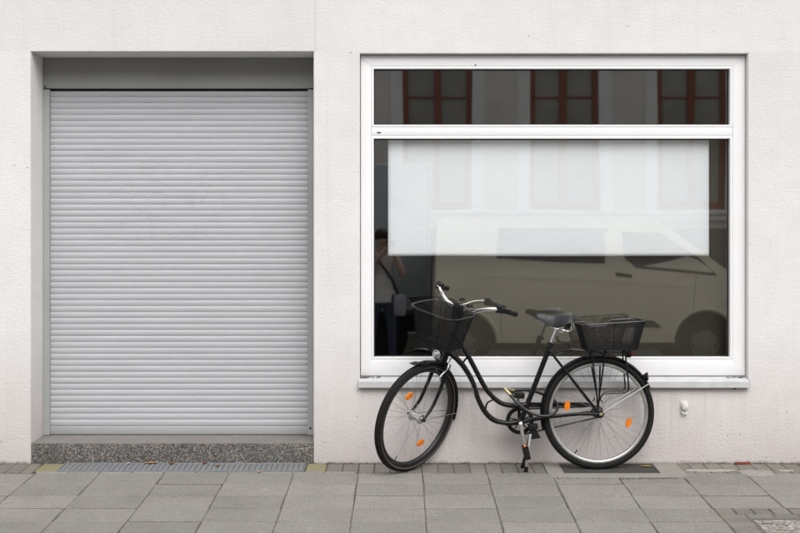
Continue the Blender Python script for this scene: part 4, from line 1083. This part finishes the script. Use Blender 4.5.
# ---- cable lock looped through the rear wheel and round the seat tube: a thing of its own
lk_base = b(530, 416, -.06)
pts = [b(513, 390.4, +.05), b(523.5, 389.8, +.062), b(534, 391.2, +.066), b(543, 394.3, +.066), b(552.5, 399, +.045), b(557.6, 405, +.0), b(556, 411.6, -.04), b(550, 415.2, -.062), b(543, 415.9, -.07), b(534, 414.1, -.07), b(525.3, 409.3, -.062), b(516.5, 402.1, -.05), b(510.4, 394.8, -.02)]
lk = thing('cable_lock', lk_base, 'black sleeved cable lock with brass ends looped round the seat tube', 'bike lock')
obj('sleeve', MB().tube(smooth_path(pts), .0088, 10), M['hose'], lk)
obj('brass_end', MB().cyl(b(511.5, 396, -.022), b(507.2, 391.4, -.006), .0105, 12), M['brass'], lk)
obj('brass_end', MB().cyl(b(513.5, 390.4, +.05), b(505.2, 388.6, +.006), .0095, 12), M['brass'], lk)
obj('lock_body', MB().cyl(b(504.6, 388.2, +.008), b(508.6, 393.2, -.012), .0095, 14), M['brass'], lk)
M['cap_grey'] = simple('hub_cap_grey', (.16, .16, .155), .4, .3)
# ================================================================ ACROSS THE STREET (seen in the window)
FY = -16.0
op = thing('facade_house', (3, FY-4, ROAD_Z+.12), 'grey rendered house across the street with tall brown casement windows', 'house')
def V(px, py, Yr):
    """photo pixel of a reflection -> world point at depth Yr in front of the glass (mirror plane at YG)"""
    d = ((2*YG-Yr)-CAMY)/F
    return Vector(((px-CX)*d, Yr, CAMZ-(py-CY)*d))
WXS = []
w_l, w_r = V(402.6, 0, FY).x, V(471.5, 0, FY).x; wp = V(530, 0, FY).x-w_l
wz_b, wz_t = V(0, 209.5, FY).z, V(0, 55, FY).z
mb = MB(); x0_, x1_ = -16.0, 20.0; H2 = 8.2; zg = ROAD_Z+.12
NW = range(-4, 7)
holes = [(w_l+wp*k, w_r+wp*k, a, c) for k in NW for (a, c) in ((wz_b, wz_t), (wz_t+1.1, wz_t+2.9))]
xs = sorted({x0_, x1_, *[h[0] for h in holes], *[h[1] for h in holes]}); zs = sorted({zg, H2, *[h[2] for h in holes], *[h[3] for h in holes]})
for i in range(len(xs)-1):
    for j in range(len(zs)-1):
        mx, mz = (xs[i]+xs[i+1])/2, (zs[j]+zs[j+1])/2
        if any(h[0] < mx < h[1] and h[2] < mz < h[3] for h in holes): continue
        mb.add([(xs[i], FY, zs[j]), (xs[i+1], FY, zs[j]), (xs[i+1], FY, zs[j+1]), (xs[i], FY, zs[j+1])], [(0, 1, 2, 3)])
for (a, c, d, e) in holes:
    mb.add([(a, FY, d), (c, FY, d), (c, FY, e), (a, FY, e), (a, FY-.2, d), (c, FY-.2, d), (c, FY-.2, e), (a, FY-.2, e)], [(0, 1, 5, 4), (1, 2, 6, 5), (2, 3, 7, 6), (3, 0, 4, 7), (4, 5, 6, 7)])
mb.add([(x0_, FY, zg), (x1_, FY, zg), (x1_, FY-8, zg), (x0_, FY-8, zg), (x0_, FY, H2), (x1_, FY, H2), (x1_, FY-8, H2), (x0_, FY-8, H2)], [(1, 2, 6, 5), (2, 3, 7, 6), (3, 0, 4, 7), (4, 5, 6, 7)])
obj('wall', mb, M['facade'], op)
obj('plinth', MB().bevbox((x0_, FY, zg), (x1_, FY+.05, V(0, 222, FY).z-.12), .01, 1), M['plinth'], op)
obj('sill_course', MB().bevbox((x0_, FY-.01, wz_b-.10), (x1_, FY+.14, wz_b-.02), .01, 1).bevbox((x0_, FY-.01, V(0, 221, FY).z), (x1_, FY+.09, wz_b-.11), .01, 1), M['facade_trim'], op)
obj('roof', MB().prism([(FY+.35, H2-.05), (FY-4, H2+1.1), (FY-8.3, H2-.05)], x0_-.2, x1_+.2, Matrix(((0, 1, 0, 0), (1, 0, 0, 0), (0, 0, 1, 0), (0, 0, 0, 1)))), M['rooftile'], op)
for hi, (a, c, d, e) in enumerate(holes):
    t_ = .105
    wd = obj('window', MB().bevbox((a, FY-.14, d), (a+t_, FY-.05, e), .008, 1).bevbox((c-t_, FY-.14, d), (c, FY-.05, e), .008, 1).bevbox((a+t_, FY-.14, d), (c-t_, FY-.05, d+.14), .008, 1).bevbox((a+t_, FY-.14, e-t_), (c-t_, FY-.05, e), .008, 1), M['brown_wood'], op)
    mxx = (a+c)/2
    obj('mullion', MB().bevbox((mxx-.065, FY-.135, d+.1), (mxx+.065, FY-.042, e-.05), .008, 1), M['brown_wood'], wd)
    zb_s = (V(0, 96.6, FY).z,) if e < 5.2 else (d+1.2,)
    for z_ in zb_s: obj('glazing_bar', MB().box((a+t_, FY-.12, z_-.02), (c-t_, FY-.075, z_+.02)), M['brown_wood'], wd)
    obj('pane', MB().box((a+.02, FY-.115, d+.02), (c-.02, FY-.11, e-.02)), M['far_pane'], wd)
    for s_, xx in ((-1, a), (1, c)):
        if e < 5.2 or True:
            obj('pilaster', MB().bevbox((min(xx, xx+s_*.24)+(.002 if s_ > 0 else 0), FY-.005, d-.02), (max(xx, xx+s_*.24)-(.002 if s_ < 0 else 0), FY+.05, e+.22), .008, 1), M['facade_trim'], op)

# ---- parked van (side towards the window)
VY = -8.40
van = thing('parked_van', (V(590, 0, VY).x, VY-1, ROAD_Z), 'beige silver delivery van parked in the street, mirrored in the shop window', 'van')
def q(px, py): v_ = V(px, py, VY); return (v_.x, v_.z)
fwc = q(706, 0)[0]; rwc = q(447, 0)[0]+.22; AR = .41; wz = ROAD_Z+.34
zs_ = q(0, 345)[1]
xr = .60; xf = xr+5.0
def arch(cx, n=14): return [(cx+AR*math.cos(math.pi*k/n), wz+.02+AR*math.sin(math.pi*k/n)) for k in range(n+1)]
belt = q(0, 262)[1]; roof = q(0, 217)[1]
hood = [(xf, zs_), (xf, zs_+.35), (xf-.04, belt-.45), (xf-.25, belt-.22), (q(731, 272)[0], q(0, 272)[1])]
low = [(xr, zs_), (xr, belt)]
under = [(xr, zs_)]+arch(rwc)[::-1]+arch(fwc)[::-1]+[(xf, zs_)]
lower = under+[(xf, zs_+.35), (xf-.04, belt-.42), (xf-.30, belt-.20), (q(733, 0)[0], q(0, 274)[1]), (q(719, 0)[0], belt-.06), (xr, belt)]
upper = [(xr, belt), (q(719, 0)[0], belt-.06), (q(733, 0)[0], q(0, 274)[1]), (q(709, 0)[0], q(0, 256)[1]), (q(662, 0)[0], q(0, 221)[1]), (q(648, 0)[0], roof), (xr+.10, roof+.01), (xr+.02, roof-.08)]
mb = MB(); Wd = 1.95
def lean(z_): return .13*max(0, (z_-belt)/(roof-belt))**1.3
def put(poly):
    a = [Vector((x_, VY-lean(z_), z_)) for x_, z_ in poly]; c = [Vector((x_, VY-Wd+lean(z_), z_)) for x_, z_ in poly]
    return a, c
for poly in (lower, upper):
    a, c = put(poly); n_ = len(poly)
    mb.add(a, [tuple(range(n_))]); mb.add(c, [tuple(range(n_))[::-1]])
outl = under+lower[len(under):len(under)+4]+upper[3:]+[(xr, belt)]
a, c = put(outl); n_ = len(outl)
mb.add(a+c, [(i, (i+1) % n_, n_+(i+1) % n_, n_+i) for i in range(n_)])
body = obj('body', mb, M['van_paint'], van, sharp=28)
def panel(name, poly, mat_, off=.006, parent=None):
    vv = [Vector((q(px, py)[0], VY-lean(q(px, py)[1])+off, q(px, py)[1])) for px, py in poly]
    vb = [v_-Vector((0, off+.01, 0)) for v_ in vv]; n_ = len(vv)
    return obj(name, MB().add(vv+vb, [tuple(range(n_)), tuple(range(2*n_-1, n_-1, -1))]+[(i, (i+1) % n_, n_+(i+1) % n_, n_+i) for i in range(n_)]), mat_, parent or van)
panel('side_window', [(497, 258), (560, 262), (604, 263.5), (604, 228), (500, 228)], M['car_glass'])
panel('side_window', [(622, 232), (624, 257), (636, 267.5), (697, 273.5), (718, 275.5), (700, 258), (662, 232)], M['car_glass'])
for ln in ([(606.6, 228), (607.1, 228), (607.5, 338), (607.0, 338)], [(695.8, 274), (696.2, 274), (693.2, 312), (692.8, 312)], [(500, 258), (500.4, 258), (500.4, 338), (500, 338)]):
    panel('seam', ln, M['black_trim'], .002)
panel('body_crease', [(470, 273.5), (606, 277.5), (606, 281.5), (470, 277)], M['van_paint'], .012); panel('body_crease', [(608, 277.5), (692, 284), (692, 287.5), (608, 281.5)], M['van_paint'], .012)
panel('door_handle', [(614, 272), (631, 274), (631, 277.5), (614, 275.5)], M['black_trim'], .03)
panel('side_moulding', [(609, 319), (654, 320.5), (662, 327.5), (609, 327)], M['black_trim'], .018)
for cx, nm in ((fwc, 'front'), (rwc, 'rear')):
    Mw = Matrix.Translation((cx, VY-.14, wz))
    wh = obj('wheel', MB().lathe([(.19, -.10), (.30, -.11), (.335, -.09), (.34, 0), (.335, .09), (.30, .11), (.19, .10)], Mw, 40), M['rubber'], van)
    obj('hub_cap', MB().lathe([(0, .085), (.06, .09), (.17, .075), (.195, .095), (.20, .10)], Mw, 32), M['cap_grey'], wh)
    obj('wheel', MB().lathe([(.0, -.10), (.30, -.11), (.335, -.09), (.34, 0), (.335, .09), (.30, .11), (.0, .10)], Matrix.Translation((cx, VY-Wd+.14, wz)), 40), M['rubber'], van)
    # arch flare
    pts = [Vector((cx+(AR+.03)*math.cos(a), VY+.012, wz+.02+(AR+.03)*math.sin(a))) for a in [math.pi*k/18 for k in range(19)]]
    obj('arch_flare', MB().tube(pts, .030, 8), M['van_paint'], van)
    obj('arch_liner', MB().lathe([(AR-.002, -.02), (AR-.002, -.5), (.0, -.5)], Matrix.Translation((cx, VY, wz+.02)), 20, False, 0, math.pi), M['black_trim'], van)
obj('underbody', MB().box((xr+.1, VY-Wd+.1, zs_-.06), (xf-.1, VY-.06, zs_+.02)), M['black_trim'], van)
obj('windscreen', MB().add([Vector((q(731, 0)[0]+.01, VY-.12, q(0, 272)[1])), Vector((q(731, 0)[0]+.01, VY-Wd+.12, q(0, 272)[1])), Vector((q(655, 0)[0]+.02, VY-Wd+.22, q(0, 219)[1]+.012)), Vector((q(655, 0)[0]+.02, VY-.22, q(0, 219)[1]+.012))], [(0, 1, 2, 3)]), M['car_glass'], van)
for s_ in (-1, 1):
    yy = VY-Wd/2+s_*(Wd/2-.2); obj('headlight', MB().bevbox((xf-.12, yy-.14, belt-.62), (xf+.01, yy+.14, belt-.48), .02, 2), M['lamp_glass'], van)
    obj('tail_lamp', MB().bevbox((xr-.004, yy+s_*.02-.06, zs_+.5), (xr+.03, yy+s_*.02+.06, zs_+1.0), .01, 2), M['red'], van)

# ---- slate box truck standing behind the van
TY = -9.05; tx1 = V(429.5, 0, TY).x; tzt = V(0, 163.5, TY).z; tzb = V(0, 311, TY).z
trk = thing('box_truck', (-1.6, TY-1.1, ROAD_Z), 'slate grey box truck parked behind the van, mirrored beside the paper sheet', 'truck')
tx0 = -3.3
obj('cargo_box', MB().bevbox((tx0, TY-2.2, tzb), (tx1, TY, tzt), .02, 2), M['slate_paint'], trk)
obj('rear_corner_post', MB().bevbox((tx1-.05, TY-.05, tzb-.02), (tx1+.012, TY+.008, tzt+.01), .006, 1), simple('pale_alu_trim', (.35, .40, .39), .4, .3), trk)
obj('box_edge', MB().bevbox((tx0, TY-.02, tzb-.05), (tx1-.06, TY+.006, tzb-.002), .005, 1), M['black_trim'], trk)
obj('chassis', MB().box((tx0-1.6, TY-1.7, ROAD_Z+.42), (tx1-.1, TY-.5, tzb-.06)), M['black_trim'], trk)
obj('side_guard', MB().bevbox((-2.2, TY-.06, ROAD_Z+.30), (-.45, TY-.03, ROAD_Z+.44), .01, 1).bevbox((-2.2, TY-.06, ROAD_Z+.52), (-.45, TY-.03, ROAD_Z+.66), .01, 1), M['black_trim'], trk)
for wx in (-4.2, -.15):
    for yy in (TY-.18, TY-2.0):
        obj('wheel', MB().lathe([(0, -.08), (.2, -.06), (.3, -.11), (.37, -.10), (.39, -.05), (.39, .05), (.37, .10), (.3, .11), (.2, .06), (0, .08)], Matrix.Translation((wx, yy, ROAD_Z+.39)), 36), M['rubber'], trk)
cab = [(tx0-.05, ROAD_Z+.5), (tx0-.05, tzt-.35), (tx0-1.0, tzt-.35), (tx0-1.55, tzt-1.1), (tx0-1.95, tzt-1.25), (tx0-2.0, ROAD_Z+.45)]
obj('cab', MB().prism(cab, TY-2.0, TY-.12), M['slate_paint'], trk)
obj('cab_window', MB().prism([(tx0-.25, tzt-1.15), (tx0-.25, tzt-.5), (tx0-.95, tzt-.5), (tx0-1.35, tzt-1.15)], TY-.13, TY-.10), M['car_glass'], trk)

# ---- the person with the camera, standing in the road
GX, GY, GZ0 = -.10, -8.27, ROAD_Z
def pv(x, y, z): return Vector((GX+x, GY+y, GZ0+z))
J = {}; ED = []
def jn(n, p_, r_, par=None, m='s'):
    J[n] = (pv(*p_), r_, m)
    if par: ED.append((par, n))
jn('pelvis', (0, 0, .98), .145, None, 'j'); jn('waist', (0, 0, 1.10), .135, 'pelvis', 's'); jn('chest', (0, .01, 1.33), .155, 'waist'); jn('upper', (0, 0, 1.46), .13, 'chest'); jn('neck', (0, .01, 1.56), .058, 'upper', 'k')
jn('jaw', (0, .04, 1.645), .075, 'neck', 'k'); jn('head', (0, .02, 1.745), .098, 'jaw', 'k'); jn('crown', (0, .0, 1.80), .075, 'head', 'k')
for s_, n in ((-1, 'l'), (1, 'r')):
    jn('hip'+n, (s_*.10, 0, .90), .095, 'pelvis', 'j'); jn('knee'+n, (s_*.125, .015, .50), .062, 'hip'+n, 'j'); jn('ankle'+n, (s_*.135, -.01, .10), .046, 'knee'+n, 'j'); jn('toe'+n, (s_*.15, .13, .05), .035, 'ankle'+n, 'j')
    jn('sh'+n, (s_*.19, 0, 1.46), .068, 'upper')
jn('elr', (.255, .12, 1.40-.16), .048, 'shr', 'k'); jn('wrr', (.155, .155, 1.52), .032, 'elr', 'k'); jn('hndr', (.150, .16, 1.60), .036, 'wrr', 'k')
jn('ell', (-.20, .17, 1.30), .048, 'shl', 's'); jn('wrl', (.03, .20, 1.56), .032, 'ell', 'k'); jn('hndl', (.06, .20, 1.62), .036, 'wrl', 'k')
names = list(J)
me = bpy.data.meshes.new('person'); base = pv(0, 0, 0)
me.from_pydata([tuple(J[n][0]-base) for n in names], [(names.index(a), names.index(c)) for a, c in ED], [])
po = bpy.data.objects.new('person', me); sc.collection.objects.link(po)
po.location = base; ROOT[po.name] = base
sk = po.modifiers.new('skin', 'SKIN'); 
if not me.skin_vertices:
    me.attributes.new('skin_tmp', 'FLOAT', 'POINT') if False else None
    bpy.context.view_layer.objects.active = po; bpy.ops.mesh.customdata_skin_add()
for i, n in enumerate(names):
    r_ = J[n][1]; me.skin_vertices[0].data[i].radius = (r_, r_*(.72 if n in ('chest', 'waist', 'pelvis', 'upper') else 1))
me.skin_vertices[0].data[0].use_root = True
po.modifiers.new('smooth', 'SUBSURF').render_levels = 2; po.modifiers['smooth'].levels = 2
dg = bpy.context.evaluated_depsgraph_get(); ev = bpy.data.meshes.new_from_object(po.evaluated_get(dg))
po.modifiers.clear(); po.data = ev
for k in ('skin', 'shirt', 'jeans'): ev.materials.append(M[k])
segs = [(J[a][0]-base, J[c][0]-base, J[c][2]) for a, c in ED]
for pg in ev.polygons:
    c = pg.center; best = None
    for a, d, m in segs:
        ab = d-a; t_ = max(0, min(1, (c-a).dot(ab)/ab.length_squared)); e = (a+ab*t_-c).length
        if best is None or e < best[0]: best = (e, m)
    m = best[1]; m = 's' if (m == 'k' and c.z < 1.50 and abs(c.x) < .2 and c.y < .1) else m
    pg.material_index = {'k': 0, 's': 1, 'j': 2}[m if c.z > .96 or m == 'k' else 'j']; pg.use_smooth = True
tag(po, 'person in grey top and blue jeans holding a camera up, mirrored in the glass', 'person')
def pc(mb): return MB().add([v_+base for v_ in mb.v], mb.f)
hr = MB(); 
for i in range(11):
    for j in range(20):
        th = math.pi*.62*i/10; a = 2*math.pi*j/20
        y_ = -math.cos(a)
        r_ = .108*(1+.05*math.sin(j*5+i)); cut = 1 if y_ > -.2 else max(.45, 1-.5*(-y_-.2))
        th *= cut
        hr.v.append(Vector((r_*math.sin(th)*math.sin(a), .005+r_*1.08*math.sin(th)*(-y_)*-1*-1*-1, 1.745+.112*math.cos(th)+.012)))
for i in range(10):
    for j in range(20): hr.f.append((i*20+j, i*20+(j+1) % 20, (i+1)*20+(j+1) % 20, (i+1)*20+j))
obj('hair', pc(hr), M['hair'], po)
for s_ in (-1, 1):
    obj('ear', pc(MB().ball((s_*.098, .01, 1.72), .028, 6, (.4, .7, 1.1))), M['skin'], po)
    obj('eye', pc(MB().ball((s_*.034, .106, 1.735), .011, 6)), M['camera_black'], po)
    obj('shoe', pc(MB().bevbox((s_*.145-.047, -.10, .0), (s_*.145+.047, .20, .085), .03, 3)), M['shoe'], po)
obj('nose', pc(MB().ball((0, .122, 1.70), .016, 6, (.8, 1, 1.6))), M['skin'], po); obj('mouth', pc(MB().ball((0, .108, 1.655), .02, 6, (1.2, .4, .3))), M['brick'], po)
for hx, hy, hz, s_ in ((.150, .16, 1.60, 1), (.06, .20, 1.62, -1)):
    for k in range(4):
        z_ = hz-.012+.020*k*.9; L_ = (.055, .066, .062, .05)[k]
        obj('finger', pc(MB().tube([(hx, hy+.01, z_), (hx-s_*.02, hy+.045, z_+.004), (hx-s_*(.02+L_*.55), hy+.05, z_+.006)], [.010, .009, .008], 8)), M['skin'], po)
    obj('thumb', pc(MB().tube([(hx, hy, hz-.02), (hx-s_*.03, hy-.02, hz-.005), (hx-s_*.055, hy-.022, hz+.01)], [.012, .010, .009], 8)), M['skin'], po)
cm_b = pv(.105, .20, 1.66)
cmr = thing('photo_camera', cm_b, 'black compact camera held up in front of the face, mirrored in the glass', 'camera')
obj('body', MB().bevbox((cm_b.x-.06, cm_b.y-.02, cm_b.z-.035), (cm_b.x+.06, cm_b.y+.014, cm_b.z+.04), .006, 2), M['camera_black'], cmr)
obj('lens', MB().lathe([(.027, .014), (.027, .034), (.022, .036), (.018, .030), (0, .028)], Matrix.Translation(cm_b), 24), M['camera_black'], cmr)
hem = MB(); n_ = 28
for z_, k_ in ((.90, 1.0), (.97, .99), (1.06, .93)):
    for i in range(n_): hem.v.append(Vector((.165*k_*math.cos(2*math.pi*i/n_), .125*k_*math.sin(2*math.pi*i/n_), z_+.006*math.sin(3*i))))
for j in range(2):
    for i in range(n_): hem.f.append((j*n_+i, j*n_+(i+1) % n_, (j+1)*n_+(i+1) % n_, (j+1)*n_+i))
obj('shirt_hem', pc(hem), M['shirt'], po)
bgb = pv(.22, .03, .86)
bag = thing('shoulder_bag', bgb, 'slate grey shoulder bag hanging at the hip of the person', 'bag')
obj('pouch', MB().bevbox((bgb.x-.075, bgb.y-.11, bgb.z-.14), (bgb.x+.075, bgb.y+.14, bgb.z+.14), .04, 4), M['bag'], bag)
obj('strap', MB().tube(smooth_path([pv(.20, .08, 1.0), pv(.12, .125, 1.20), pv(-.02, .13, 1.40), pv(-.12, .06, 1.53), pv(-.12, -.04, 1.52), pv(0, -.12, 1.35), pv(.20, -.06, 1.0)]), .016, 8, squash=.4), M['camera_black'], bag)
